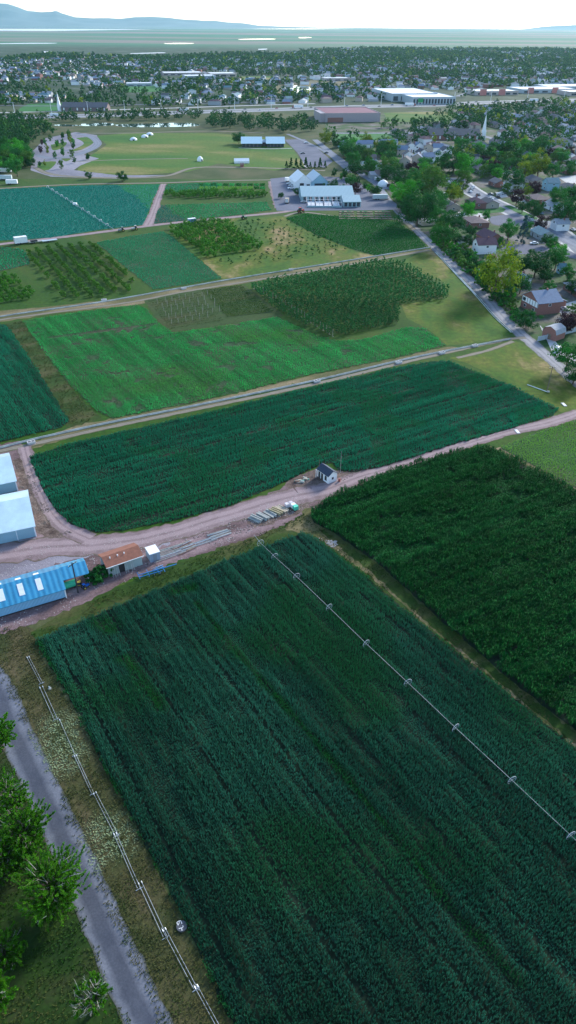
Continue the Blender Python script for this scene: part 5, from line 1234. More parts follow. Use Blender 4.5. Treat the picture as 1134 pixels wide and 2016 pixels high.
boxtruck(P(748, 393), .1, 10, 2.6, 2.6, hm('pale_trailer', (.5, .58, .6)), 'pale long trailer parked at the right end of the greenhouse yard')
boxtruck(P(569, 358), .1, 6, 2.5, 2.4, white, 'white camper in the top left of the greenhouse yard', 'camper', 'camper')
boxtruck(P(10, 340), .1, 10, 2.6, 2.6, white, 'white long trailer, the farthest at the left woodland edge', 'camper', 'camper')
boxtruck(P(12, 354), .1, 9, 2.6, 2.5, hm('pale_trailer', (.5, .58, .6)), 'pale camper, middle one at the left woodland edge', 'camper', 'camper')
boxtruck(P(24, 363), .1, 8, 2.6, 2.5, white, 'white camper, the nearest at the left woodland edge', 'camper', 'camper')
boxtruck(P(868, 388), .1, 9, 2.5, 2.2, white, 'white camper parked below the olive trees beside a house', 'camper', 'camper')
boxtruck(P(745, 356), .4, 6, 2.4, 2.0, white, 'white boat trailer beside the long brown roofed house', 'boat_trailer', 'trailer')
# freeway traffic
fw = [(-300, 236), (0, 231), (200, 227), (400, 220), (567, 215), (700, 210), (850, 207), (950, 202), (1134, 197)]
for k in range(34):
    x = 20+k*33+random.uniform(-10, 10); y = np.interp(x, [q[0] for q in fw], [q[1] for q in fw])
    lane = random.choice((-12, -8, 8, 12)); p = P(x, y); p.y += lane; p.z = .08
    cl = random.choice(list(cpaint)); rz = 0 if lane < 0 else math.pi
    if k % 7 == 3:
        t = thing('lorry', 'articulated white lorry on the freeway', 'lorry', p, rz, 'lorries on the freeway'); MB().box(-8, -1.3, 1.1, 5, 1.3, 4).build('box_body', white, t); MB().box(5.4, -1.2, .6, 7.6, 1.2, 3).build('cab', hm('lorry_cab', (.3, .1, .1)), t)
        for wx in (-6, -4.8, 4.6, 6.6): MB().tube([(wx, -1.3, .5), (wx, 1.3, .5)], .5, 8).build('wheel', black, t)
    else: car(p, rz, cl, '%s car driving along the freeway' % cl, group='%s cars on the freeway' % cl, name='freeway_car', parts=False)
for k in range(16):
    x = 30+k*72; y = np.interp(x, [q[0] for q in fw], [q[1] for q in fw]); p = P(x, y-3); p.z = 0
    t = thing('light_mast', 'tall pale light mast standing along the freeway', 'street lamp', p, 0, 'light masts along the freeway')
    MB().tube([(0, 0, 0), (0, 0, 14)], [.35, .2], 6).build('mast', white, t); MB().box(-2, -.2, 14, 2, .2, 14.3).build('lamp_arm', steel, t)
t = thing('freeway_sign', 'green freeway sign board on a post in front of the white warehouse', 'sign', P(827, 211), 0)
MB().box(-3.5, -.2, 6, 3.5, .2, 11).build('board', hm('sign_green', (.02, .30, .10)), t); MB().box(-3.7, -.1, 5.8, 3.7, .15, 6.2).build('board_edge', white, t)
for x in (-2.5, 2.5): MB().tube([(x, 0, 0), (x, 0, 6)], .25, 6).build('post', steel, t)
# ================================================================== SUBURB STREETS
def street(px, w_, z=.05, name='street'): return ribbon(name, px, w_, z, M['street'], jit=.05, step=6)
def kerbed(px, w_, z=.05):
    ribbon('pavement', px, w_+4.0, z-.02, M['conc'], jit=.05, step=6); street(px, w_, z)
sheet('yard_ground', [(800, 430), (770, 385), (720, 330), (660, 290), (640, 265), (640, 232), (900, 212), (1134, 203), (1700, 190), (1700, 900), (1240, 800), (1134, 735), (1070, 685), (1000, 618), (905, 520), (850, 470)], .01, ground_mat('suburb_yards', [(.015, .05, .012), (.03, .085, .018), (.11, .10, .08), (.18, .17, .17)], .045, .5, .35), jit=0, kind='structure')
kerbed([(895, 350), (925, 374), (960, 393), (1000, 412), (1060, 443), (1100, 463), (1160, 492), (1300, 555)], 13, .06)
sheet('street', [(962, 428), (985, 424), (1015, 424), (1045, 432), (1060, 440), (1045, 446), (1015, 444), (985, 444), (968, 440)], .07, M['asph'], curve=True, jit=.05, kind='structure')
sheet('street', [(985, 492), (995, 484), (1030, 481), (1060, 483), (1090, 484), (1134, 500), (1134, 510), (1075, 496), (1040, 500), (1000, 501)], .07, M['asph'], curve=True, jit=.05, kind='structure')
kerbed([(1075, 435), (1110, 462), (1150, 500), (1220, 560)], 9, .055)
sheet('lawn', [(950, 416), (985, 407), (996, 412), (990, 418), (955, 420)], .09, M['lawn'], jit=.05, kind='structure')
sheet('lawn', [(905, 415), (950, 412), (950, 420), (915, 419)], .09, M['lawn'], jit=.05, kind='structure')
sheet('lawn', [(958, 492), (975, 486), (985, 492), (970, 498)], .09, M['lawn'], jit=.05, kind='structure')
sheet('lawn', [(1005, 405), (1035, 418), (1060, 430), (1050, 434), (1020, 420), (990, 405)], .09, M['lawn'], jit=.05, kind='structure')
for q in ([(1098, 612), (1112, 598), (1134, 592), (1150, 600), (1130, 620), (1106, 620)], [(900, 418), (935, 414), (965, 428), (960, 436), (910, 428)], [(962, 468), (978, 475), (992, 486), (975, 486), (958, 476)], [(870, 420), (905, 424), (900, 430), (870, 428)], [(1010, 380), (1030, 392), (1040, 402), (1015, 396)], [(975, 378), (995, 380), (1000, 388), (980, 390)], [(1062, 640), (1110, 690), (1134, 700), (1134, 720), (1090, 700)], [(1100, 350), (1134, 345), (1134, 362), (1115, 360)]):
    sheet('driveway', q, .08, M['conc'], jit=.05, kind='structure')
# further grid of streets: s along SA, p across
O_ = P(1000, 412).xy; su = Vector((math.cos(SA), math.sin(SA))); pu = Vector((-su.y, su.x))
def grid(s, p): return O_+su*s+pu*p
def in_sub(q):
    x, y = PX(q.x, q.y)
    return pip([(672, 258), (700, 330), (770, 372), (800, 345), (1700, 345), (1700, 195), (1134, 206), (900, 219), (905, 236), (780, 262), (672, 262)], np.array([x]), np.array([y]))[0] and x < 1380
strs = []
for i, p in enumerate(range(58, 900, 66)):
    run = []
    for s in range(-900, 700, 12):
        q = grid(s, p+6*math.sin(s*.02+i))
        if in_sub(q): run.append((q.x, q.y))
        else:
            if len(run) > 3: strs.append(run)
            run = []
    if len(run) > 3: strs.append(run)
for run in strs: ribbon('street', run, 8, .06, M['street'], world=True, jit=.05, step=10)
# ================================================================== HOUSES OF THE GRID
protos = []
wn = ['white', 'brick', 'beige', 'grey', 'white']; rn = ['dark grey', 'maroon', 'blue grey', 'brown', 'light grey', 'dark grey']
def small_house(w_, d_, wh, rh, wall, roof, kind, seed=0):
    """one light mesh: walls, roof, glazing, a garage wing - for houses a few pixels large"""
    mb = MB(); x0, x1 = -w_/2, w_/2; y0, y1 = -d_/2, d_/2; o = .5
    if kind == 'hip':
        mb.box(x0, y0, 0, x1, y1, wh, 0); k = d_/2+o
        vs = [(x0-o, y0-o, wh), (x1+o, y0-o, wh), (x1+o, y1+o, wh), (x0-o, y1+o, wh), (x0-o+k, 0, wh+rh), (x1+o-k, 0, wh+rh)]
        mb.add(vs, [(0,1,5,4),(1,2,5),(2,3,4,5),(3,0,4),(0,3,2,1)], 1)
    else:
        vs = [(x0,y0,0),(x0,y0,wh),(x0,0,wh+rh),(x0,y1,wh),(x0,y1,0)]; vs += [(x1, y, z) for _, y, z in vs]
        mb.add(vs, [(0,1,2,3,4),(9,8,7,6,5),(0,5,6,1),(3,8,9,4)], 0); s = rh/(d_/2)
        vs = [(x, y, z) for x in (x0-o, x1+o) for y, z in ((y0-o, wh-o*s+.1), (0, wh+rh+.1), (y1+o, wh-o*s+.1))]
        mb.add(vs, [(0,3,4,1),(1,4,5,2)], 1)
    g = w_*.3; gx = x1-g; gd = y0-3.5
    vs = [(gx,gd,0),(x1,gd,0),(x1,gd,wh-.2),(gx+g/2,gd,wh+rh*.5),(gx,gd,wh-.2)]; vs += [(x, y0+2, z) for x, _, z in vs]
    mb.add(vs, [(0,1,2,3,4),(1,6,7,2),(0,4,9,5)], 0)
    vs = [(gx-.3,gd-.3,wh-.3),(gx+g/2,gd-.3,wh+rh*.5+.1),(x1+.3,gd-.3,wh-.3)]; vs += [(x, y0+d_*.4, z) for x, _, z in vs]
    mb.add(vs, [(0,1,4,3),(1,2,5,4)], 1)
    for k in range(3): x = x0+1.5+k*(w_*.6)/3; mb.box(x-.7, y0-.06, .9, x+.7, y0+.02, 2.2, 2)
    for k in range(3): x = x0+1.5+k*(w_*.8)/3; mb.box(x-.7, y1-.02, .9, x+.7, y1+.06, 2.2, 2)
    mb.box(gx+.5, gd-.06, .1, x1-.5, gd+.02, 2.1, 3)
    return mb.mesh('house', [WD[wall], RD[roof], glass, white])
for k in range(14):
    kd = 'hip' if k % 3 == 0 else 'gable'; wl_ = wn[k % 5]; rf_ = rn[(k*5+1) % 6]
    protos.append((small_house(14+k % 4*1.5, 9+k % 3, 3 if k % 4 else 5.2, 2.2+.2*(k % 3), wl_, rf_, kd), wl_, rf_, kd, k % 4 == 0))
hpts = []; nh = 0
taken = [h[0].xy for h in HOUSES]
for run in strs:
    q = [Vector(a) for a in run]
    for i in range(0, len(q)-1, 2):
        for sd_ in (-1, 1):
            d = (q[i+1]-q[i]).normalized(); nr = Vector((-d.y, d.x))
            c = q[i]+nr*sd_*random.uniform(16, 19)+d*random.uniform(-2, 2)
            if not in_sub(c) or random.random() < .06: continue
            if any((c-h).length < 17 for h in taken): continue
            x, y = PX(c.x, c.y)
            if 855 < x < 975 and 255 < y < 282: continue
            taken.append(c); hpts.append((c, math.atan2(d.y, d.x)+(0 if sd_ > 0 else math.pi)))
hpts.sort(key=lambda h: (PX(h[0].x, h[0].y)[0] > 1150, h[0].length))
REG = lambda x, y: ('near the freeway' if y < 228 else 'behind the church' if y < 262 else 'beyond the near street') + ( ' at right' if x > 1020 else ' in the middle' if x > 850 else ' at left')
far_h = []
for c, a in hpts:
    x, y = PX(c.x, c.y)
    if nh < 235:
        k = random.randrange(len(protos)); me, wl_, rf_, kd, tall = protos[k]
        lb = '%s %s roofed house with %s walls %s' % ('tall' if tall else 'low', rf_, wl_, REG(x, y))
        o = mkobj('house', me, None, (c.x, c.y, 0), a); tag(o, lb, 'house', lb.replace(' house ', ' houses ')); nh += 1
        if random.random() < .35 and y > 225:
            cc = c+Vector((math.cos(a), math.sin(a)))*5-Vector((-math.sin(a), math.cos(a)))*11; cl = random.choice(list(cpaint))
            car(Vector((cc.x, cc.y, .06)), a+1.57, cl, '%s car parked outside a house %s' % (cl, REG(x, y)), group='%s cars %s' % (cl, REG(x, y)), parts=False)
    else: far_h.append((c.x, c.y, a))
print('grid houses', nh, 'rest', len(far_h))
# ================================================================== TREES
LM = {}
def lm(k, c1, c2, **kw): LM[k] = leaf_mat('leaves_'+k.replace(' ', '_'), c1, c2, .5, obj=True, objvar=.18, trans=.25, **kw)
lm('green', (.014, .13, .018), (.032, .20, .026)); lm('dark green', (.007, .075, .014), (.016, .12, .022)); lm('olive', (.04, .13, .015), (.07, .18, .025))
lm('yellow', (.06, .15, .010), (.24, .31, .012)); lm('bright green', (.03, .24, .012), (.06, .33, .02)); lm('purple', (.03, .012, .02), (.045, .02, .03)); lm('blue spruce', (.03, .09, .09), (.05, .13, .13))
TK = {}
for i, (k, lmat) in enumerate(LM.items()):
    if k == 'blue spruce': TK[k] = TreeKind('spruce_tree', lmat, bark, 3.2, 5.5, 1.0, 60, 1500, .55, 1, 'cone', 300)
    else: TK[k] = TreeKind('shade_tree', lmat, bark, 5.0, 4.4, 1.8, 40, 3600, .52, 3 if k in ('green', 'dark green') else 2, 'round', i*50)
def T_(px, py, wpx, kind, lb, hs=None):
    """px,py = crown centre in the photo; find base so the crown centre projects there"""
    dpt = depth(px, py+wpx*.35); wd = wpx*dpt/FP; hz = wd*.6; wd *= 1.12
    q = P(px, py, hz); return TK[kind].place(q.x, q.y, wd, lb, hs=hs)
TL = [(982, 537, 76, 'yellow', 'big yellow green tree alone beside the lane, largest by the garden shed'), (955, 548, 34, 'green', 'green tree left below the big yellow green one'),
 (824, 404, 62, 'dark green', 'huge dark green round tree beside the lane bend'), (803, 380, 48, 'bright green', 'bright green tree behind the huge dark one'), (853, 354, 56, 'olive', 'wide olive tree behind the bright green one'), (822, 362, 34, 'green', 'green tree between the olive and the bright one'),
 (889, 380, 26, 'yellow', 'yellow tree above the beige house, left one'), (904, 377, 24, 'yellow', 'yellow tree above the beige house, right one'), (918, 322, 40, 'bright green', 'tall bright green tree in the middle of the suburb'), (914, 352, 34, 'olive', 'olive tree below the tall bright green one'), (932, 308, 14, 'yellow', 'small yellow tree top behind the bright green one'),
 (1013, 348, 40, 'dark green', 'dark round tree by the pale two storey house'), (979, 338, 22, 'bright green', 'narrow bright green tree left of the dark round one'), (955, 335, 22, 'olive', 'narrow olive tree among the white houses'), (1063, 322, 42, 'yellow', 'wide yellow green tree, right of the pair'), (1035, 330, 32, 'yellow', 'wide yellow green tree, left of the pair'), (1090, 335, 30, 'green', 'green tree right of the yellow pair'),
 (1019, 385, 28, 'purple', 'dark purple tree in front of the tan hip roofed house'), (1057, 371, 18, 'purple', 'narrow purple tree beside the tall blue house'), (1037, 372, 22, 'yellow', 'yellow green tree behind the purple one'), (1016, 368, 14, 'yellow', 'small yellow tree left of the purple one'), (1117, 412, 52, 'dark green', 'great dark tree at the right frame edge'), (1100, 388, 34, 'green', 'green tree above the great dark one'), (1130, 385, 30, 'dark green', 'dark tree top at the right frame edge'),
 (1066, 437, 26, 'purple', 'purple tree at the end of the near street'), (1030, 460, 28, 'blue spruce', 'blue spruce in the garden between the cul de sacs'), (1003, 452, 32, 'green', 'green tree left of the blue spruce'), (1040, 445, 18, 'green', 'small green tree right above the blue spruce'), (1054, 407, 34, 'dark green', 'dark bushy tree on the street side garden'), (1030, 405, 22, 'dark green', 'low dark tree left of the bushy one'),
 (958, 424, 20, 'green', 'green tree in front of the brown hip roof'), (895, 434, 40, 'dark green', 'dark green tree left of the brown hip roof'), (875, 462, 42, 'green', 'green tree by the lane left of the little white shed'), (870, 445, 28, 'olive', 'olive tree above the lane hedge'), (900, 470, 20, 'dark green', 'small dark tree by the maroon roof'), (927, 455, 20, 'dark green', 'dark tree over the maroon roof edge'),
 (896, 305, 52, 'dark green', 'wide dark tree left of the tall bright green one'), (875, 318, 34, 'green', 'green tree left beside the wide dark one'), (998, 292, 36, 'dark green', 'wide dark tree upper middle of the suburb'), (960, 300, 34, 'dark green', 'wide dark tree behind the narrow olive one'), (1066, 288, 30, 'green', 'green tree upper right'), (1055, 300, 20, 'dark green', 'slim dark tree behind the yellow pair'),
 (788, 290, 20, 'yellow', 'bright yellow tree, left of two beside the town houses'), (808, 287, 14, 'yellow', 'bright yellow tree, right of two beside the town houses'), (752, 292, 26, 'dark green', 'dark tree left of the yellow pair'), (770, 305, 26, 'dark green', 'dark tree below the yellow pair'), (763, 325, 34, 'olive', 'pale olive tree left of the town houses'), (790, 345, 30, 'dark green', 'dark tree behind the bright green one'), (740, 372, 22, 'dark green', 'dark tree at the lane bend'),
 (1040, 622, 38, 'dark green', 'round dark tree in front of the half timbered house'), (1027, 556, 36, 'dark green', 'dark tree behind the half timbered house'), (1080, 566, 30, 'green', 'green tree right behind the half timbered house'), (1058, 512, 56, 'dark green', 'great dark tree between cul de sac and half timbered house'), (1028, 520, 34, 'dark green', 'dark tree right of the big yellow green one'), (1097, 508, 38, 'green', 'green tree below the lower cul de sac'), (1105, 490, 26, 'bright green', 'bright green tree at the end of the lower cul de sac'), (1090, 480, 24, 'green', 'green tree right of the lower cul de sac'),
 (1121, 630, 44, 'purple', 'dark purple tree at the right edge above the fence'), (1130, 606, 28, 'olive', 'olive tree by the pale driveway'), (1122, 696, 58, 'green', 'big green tree below the vinyl fence at the right edge'), (1134, 730, 46, 'dark green', 'dark tree at the right edge beside the lane'), (1120, 535, 30, 'green', 'green tree right of the blue playhouse'), (1075, 540, 28, 'dark green', 'dark tree left of the blue playhouse'), (1005, 575, 26, 'green', 'green tree behind the rail fence'), (1134, 560, 34, 'dark green', 'dark tree at the frame edge by the hip roofed house'),
 (1010, 500, 20, 'dark green', 'dark shrub like tree at the cul de sac front'), (940, 512, 22, 'dark green', 'dark tree below the white gabled house'), (955, 522, 24, 'green', 'green tree above the garden shed'), (985, 475, 16, 'green', 'small green tree left of the cul de sac'), (1078, 470, 24, 'dark green', 'dark tree right of the teal roofed house'), (1095, 430, 22, 'dark green', 'dark tree beside the tall white gabled house'),
 (239, 343, 20, 'dark green', 'round dark tree at the lower edge of the meadow'), (174, 344, 13, 'dark green', 'slim dark tree at the lower meadow path'), (695, 310, 28, 'green', 'green tree right of the access road'), (678, 290, 30, 'green', 'green tree at the top of the access road'), (640, 268, 22, 'yellow', 'yellow green tree at the top of the access road'), (710, 300, 30, 'dark green', 'dark tree among the lane trees'), (700, 330, 30, 'dark green', 'dark tree left of the teal roofed house'), (553, 383, 12, 'dark green', 'round dark tree in the greenhouse car park'), (585, 375, 14, 'dark green', 'dark tree beside the bright white packing shed'), (470, 268, 22, 'dark green', 'dark tree left of the visitor pavilions'), (652, 362, 22, 'dark green', 'dark tree behind the blue grey packing shed'), (673, 370, 18, 'dark green', 'dark bushy tree behind the long greenhouse'), (700, 368, 24, 'purple', 'reddish dark tree behind the long greenhouse'), (690, 354, 20, 'green', 'green tree behind the greenhouses')]
for a in TL: T_(*a)
ntree = len(TL)
# hedge and shrubs along the lane
def scatter(poly, sp, jit=.35, cond=None):
    ps = [P(*p).xy for p in poly]; out = []
    x0 = min(p.x for p in ps); x1 = max(p.x for p in ps); y0 = min(p.y for p in ps); y1 = max(p.y for p in ps)
    X, Y = np.meshgrid(np.arange(x0, x1, sp), np.arange(y0, y1, sp)); X = X.ravel(); Y = Y.ravel(); X = X+rng.normal(0, jit*sp, X.size); Y = Y+rng.normal(0, jit*sp, Y.size)
    k = pip([(p.x, p.y) for p in ps], X, Y); out = list(zip(X[k], Y[k]))
    return [q for q in out if cond is None or cond(*q)]
def clear(x, y, r):
    return all((h[0].x-x)**2+(h[0].y+4-y)**2 > (h[1]*.5+r)**2 for h in HOUSES)
bm_ = [single_tree_mesh('shrub', LM[k], bark, 1.8, 1.4, .2, 14, 420, .45, 900+i) for i, k in enumerate(('green', 'bright green', 'dark green', 'olive'))]
cn = ['green', 'bright green', 'dark green', 'olive']
hedge = [(858, 478), (885, 492), (920, 515), (955, 550), (985, 588), (1010, 618), (1002, 625), (960, 580), (930, 550), (895, 512), (862, 486)]
for x, y in scatter([(856, 470), (900, 490), (940, 520), (950, 545), (985, 580), (1025, 618), (1040, 640), (1020, 640), (985, 606), (960, 580), (925, 546), (890, 512), (852, 478)], 3.6):
    k = random.randrange(4); inst('shrub', bm_[k], x, y, random.uniform(.8, 1.7), '%s shrub in the hedge along the farm lane' % cn[k], 'shrub', '%s shrubs in the lane hedge' % cn[k])
o = inst('shrub', bm_[2], *P(197, 1140).xy, 1.35, 'dark round bush between the blue shelter and the workshop', 'shrub', None); q = P(211, 1136); inst('shrub', bm_[2], q.x-.3, q.y+.2, 1.0, 'smaller dark bush against the left end of the workshop', 'shrub', None)
q = P(187, 1146); inst('shrub', bm_[2], q.x, q.y, 1.1, 'low dark bush nearest the blue tractor', 'shrub', None)
# suburb filling trees
far_t = []
kinds = ['green']*6+['dark green']*8+['olive']*3+['bright green']*2+['yellow']*2+['purple']
cand = []
for x, y in scatter([(640, 262), (660, 290), (700, 330), (735, 362), (760, 372), (800, 430), (860, 470), (930, 520), (1134, 570), (1400, 560), (1400, 200), (1134, 200), (900, 222), (905, 245), (780, 268), (660, 262)], 14.5, .3):
    X_, Y_ = PX(x, y)
    if X_ > 1400: continue
    if 345 < Y_ < 560 and X_ > 860 and random.random() < .72: continue
    # keep off near streets and cul-de-sacs
    q = np.array([X_]); r = np.array([Y_])
    bad = False
    for poly in ([(885, 340), (940, 362), (1134, 462), (1134, 505), (1060, 460), (960, 412), (905, 380)], [(955, 418), (1065, 425), (1065, 455), (955, 452)], [(975, 478), (1134, 478), (1134, 512), (980, 508)], [(1060, 640), (1120, 650), (1125, 712), (1080, 700)], [(850, 255), (985, 255), (985, 280), (850, 280)], [(1020, 560), (1134, 545), (1134, 625), (1090, 625), (1020, 625)], [(780, 285), (890, 285), (890, 335), (780, 335)], [(655, 262), (775, 262), (775, 277), (660, 281)]):
        if pip(poly, q, r)[0]: bad = True
    if bad or not clear(x, y, 2.5): continue
    if min((Vector((x, y))-h[0]).length for h in hpts) < 8: continue
    cand.append((x, y, X_, Y_))
for run in ():
    pass
cand.sort(key=lambda c: c[0]**2+c[1]**2)
# woods upper left, belts by the ponds and freeway
woods = scatter([(-60, 235), (30, 238), (80, 250), (110, 262), (70, 272), (58, 300), (62, 330), (48, 352), (10, 345), (-60, 345)], 12)
belt = scatter([(395, 238), (470, 232), (560, 240), (640, 248), (640, 262), (560, 262), (440, 256), (400, 250)], 15)+scatter([(735, 248), (800, 246), (930, 240), (985, 246), (985, 254), (900, 256), (800, 256), (735, 255)], 14)+scatter([(0, 236), (150, 234), (400, 226), (400, 236), (150, 241), (0, 243)], 14)+scatter([(850, 226), (900, 216), (985, 214), (985, 240), (870, 238)], 18)
parkt = scatter([(70, 275), (150, 268), (180, 285), (150, 300), (200, 318), (140, 338), (75, 330)], 19)+scatter([(655, 345), (700, 345), (735, 372), (735, 392), (705, 380), (660, 365)], 11)
lab = {'w': 'tree in the woodland at the upper left', 'b': 'tree in the belt between pond, freeway and meadow', 'p': 'young tree in the park loops or car park edge', 's': 'tree in the gardens of the suburb'}
pl = {'w': 'trees in the upper left woodland', 'b': 'trees in the belt by pond and freeway', 'p': 'young trees in the park and car parks', 's': 'trees in the suburb gardens'}
allc = [(x, y, 's') for x, y, _, _ in cand]+[(x, y, 'w') for x, y in woods]+[(x, y, 'b') for x, y in belt]+[(x, y, 'p') for x, y in parkt]
allc.sort(key=lambda c: (PX(c[0], c[1])[0] > 1160, (c[0]**2+c[1]**2)*(1 if c[2] != 'p' else .5))); print('filler trees', len(allc))
for x, y, r in allc:
    wd = random.uniform(7, 13) if r != 'p' else random.uniform(2.5, 4.5)
    if r == 's' and random.random() < .15: wd = 5
    kd = random.choice(kinds)
    if r in 'wb' and kd in ('yellow', 'purple'): kd = 'green'
    if ntree < 330:
        TK[kd].place(x, y, wd, '%s %s' % (kd, lab[r]), group='%s %s' % (kd, pl[r]), hs=1.7 if r == 'p' else None); ntree += 1
    else: far_t.append((x, y, wd/2, kinds.index(kd)))
# nine conifers
cone = single_tree_mesh('conifer_tree', LM['dark green'], bark, 2.1, 4, .6, 60, 900, .8, 5, 'cone')
for i, (x, s) in enumerate(((564, .8), (573, 1.15), (583, 1.1), (592, 1.0), (602, 1.2), (611, .7), (620, .75), (630, 1.15), (640, .8))):
    q = P(x, 331); inst('conifer_tree', cone, q.x, q.y, s, 'dark cone shaped conifer, number %s from the left in the row above the greenhouses' % ['one', 'two', 'three', 'four', 'five', 'six', 'seven', 'eight', 'nine'][i], 'conifer', 'conifers in a row above the greenhouses', sz=s*.85)

# ---------------- orchards
def rows_in(poly, row, rs, ps, jit=.12):
    ps_ = [P(*p).xy for p in poly]; ca, sa = math.cos(row), math.sin(row)
    U = [p.x*ca+p.y*sa for p in ps_]; V = [-p.x*sa+p.y*ca for p in ps_]
    u, v = np.meshgrid(np.arange(min(U), max(U), ps), np.arange(min(V), max(V), rs)); ri = np.round((v-min(V))/rs).astype(int).ravel(); u = u.ravel(); v = v.ravel()
    u = u+rng.normal(0, jit*ps, u.size); v = v+rng.normal(0, jit*rs*.5, v.size); X = u*ca-v*sa; Y = u*sa+v*ca
    k = pip([(p.x, p.y) for p in ps_], X, Y); return list(zip(X[k], Y[k], ri[k]))
NUR = leaf_mat('nursery_leaves', (.018, .12, .030), (.05, .21, .055), .5, obj=True, objvar=.25, trans=.25)
ORC = leaf_mat('orchard_leaves', (.045, .16, .014), (.10, .24, .03), .5, obj=True, objvar=.2, trans=.25)
ORD = leaf_mat('dense_orchard_leaves', (.035, .17, .012), (.08, .25, .025), .5, obj=True, objvar=.2, trans=.25)
nur = [single_tree_mesh('nursery_tree', NUR, bark, .72, 1.5, .7, 12, 260, .32, 700+i) for i in range(4)]
npts = rows_in([(490, 567), (560, 552), (740, 518), (800, 524), (885, 574), (880, 590), (780, 600), (790, 640), (700, 655), (650, 664), (560, 625)], ROWX, 2.6, 2.1)
npts.sort(key=lambda c: c[0]**2+c[1]**2); print('nursery', len(npts))
rest = npts[300:]
for x, y, r in npts[:300]:
    s = random.uniform(.75, 1.25); inst('nursery_tree', nur[random.randrange(4)], x, y, s, 'young leafy nursery tree standing in the dense nursery block', 'nursery tree', 'young trees of the dense nursery block')
def merged(name, items, protos_V, mats, label=None):
    """one mesh of many small crowns; items (x, y, scale, rot, proto, mat)"""
    VV = []; MI = []
    for x, y, s, a, k, mi in items:
        V = protos_V[k]; ca, sa = math.cos(a)*s, math.sin(a)*s
        VV.append(np.stack([V[:, 0]*ca-V[:, 1]*sa+x, V[:, 0]*sa+V[:, 1]*ca+y, V[:, 2]*s], 1)); MI.append(np.full(len(V)//4, mi, np.int32))
    V = np.concatenate(VV); me = np_mesh(name, V, np.arange(len(V)).reshape(-1, 4), mats, fm=np.concatenate(MI))
    return tag(mkobj(name, me), label=label, kind='stuff')
nv = [crown_arrays(.72, 1.5, 1.9, 10, 130, .42, 720+i)[0] for i in range(4)]
merged('nursery_trees', [(x, y, random.uniform(.75, 1.25), random.uniform(0, 6), random.randrange(4), 0) for x, y, r in rest], nv, [NUR])
# stakes at the nursery edge
for i in range(26):
    f = i/25; q = P(500+(655-500)*f, 575+(668-575)*f-6); inst('row_post', MB().box(-.06, -.06, 0, .06, .06, 2.6).box(-.5, -.12, .0, .5, .12, .06).mesh('row_post', palew), q.x, q.y, 1, 'pale wooden row post along the left edge of the nursery block', 'post', 'row posts along the nursery edge', rz=ROW) if i == 0 else None
rp = [o for o in COL.objects if o.name.startswith('row_post')][0]
for i in range(1, 26):
    f = i/25; q = P(500+(655-500)*f, 573+(668-573)*f-6); o = rp.copy(); COL.objects.link(o); o.location = (q.x, q.y, 0)
# orchard rows (left), each tree its own
orc = [single_tree_mesh('fruit_tree', ORC, bark, 1.5, 1.4, .7, 12, 300, .5, 740+i) for i in range(3)]
n1 = rows_in([(52, 497), (100, 487), (182, 480), (262, 555), (270, 575), (130, 592)], dirof((49, 493), (130, 592)), 5.6, 2.0)
for x, y, r in n1:
    if random.random() < .93: inst('fruit_tree', orc[random.randrange(3)], x, y, random.uniform(.55, .85), 'yellowish green fruit tree in the long orchard rows at left', 'fruit tree', 'fruit trees of the long left orchard rows')
ord_ = [single_tree_mesh('orchard_tree', ORD, bark, 2.3, 2.0, .8, 16, 420, .6, 760+i) for i in range(3)]
n2 = rows_in([(332, 452), (400, 437), (455, 442), (470, 462), (520, 484), (522, 495), (450, 505), (400, 512), (385, 490), (345, 470)], ROWX, 5.3, 4.2)
for x, y, r in n2: inst('orchard_tree', ord_[random.randrange(3)], x, y, random.uniform(.62, .95), 'rounded dense tree in the dark orchard block above the cross lane', 'orchard tree', 'trees of the dense dark orchard block')
n3 = rows_in([(-60, 540), (30, 542), (50, 560), (-60, 580)], ROWX, 4.4, 3.2)+rows_in([(-60, 575), (65, 565), (70, 592), (-60, 603)], ROWX, 4.4, 3.0)
for x, y, r in n3: inst('orchard_tree', ord_[random.randrange(3)], x, y, random.uniform(.42, .66), 'rounded tree in the small orchard at the left frame edge', 'orchard tree', 'trees of the small orchard at the left edge')
n4 = rows_in([(322, 381), (430, 379), (526, 381), (528, 390), (430, 392), (380, 391), (320, 389)], ROWX, 6.5, 3.6)
for x, y, r in n4: inst('orchard_tree', ord_[random.randrange(3)], x, y, random.uniform(.7, .95), 'rounded tree in the hedge like double row below the seed plots', 'orchard tree', 'trees of the double row below the seed plots')
sap = [single_tree_mesh('sapling', LM['dark green'], bark, .8, .7, .25, 6, 110, .38, 780+i) for i in range(3)]
n5 = rows_in([(430, 470), (470, 440), (560, 432), (620, 455), (690, 492), (660, 502), (560, 512), (440, 528), (425, 515), (520, 500), (530, 482), (480, 462)], ROWX, 6.0, 3.9)
n5 = [q for q in n5 if random.random() < .8]; print('saplings', len(n5), 'orch', len(n1), len(n2), len(n3), len(n4))
n5.sort(key=lambda c: c[0]**2+c[1]**2)
for x, y, r in n5[:295]: inst('sapling', sap[random.randrange(3)], x, y, random.uniform(.6, 1.25), 'small dark sapling in the spaced rows right of the dense orchard', 'sapling', 'saplings of the spaced rows')
for i, y_ in enumerate(np.linspace(668, 578, 1)): pass
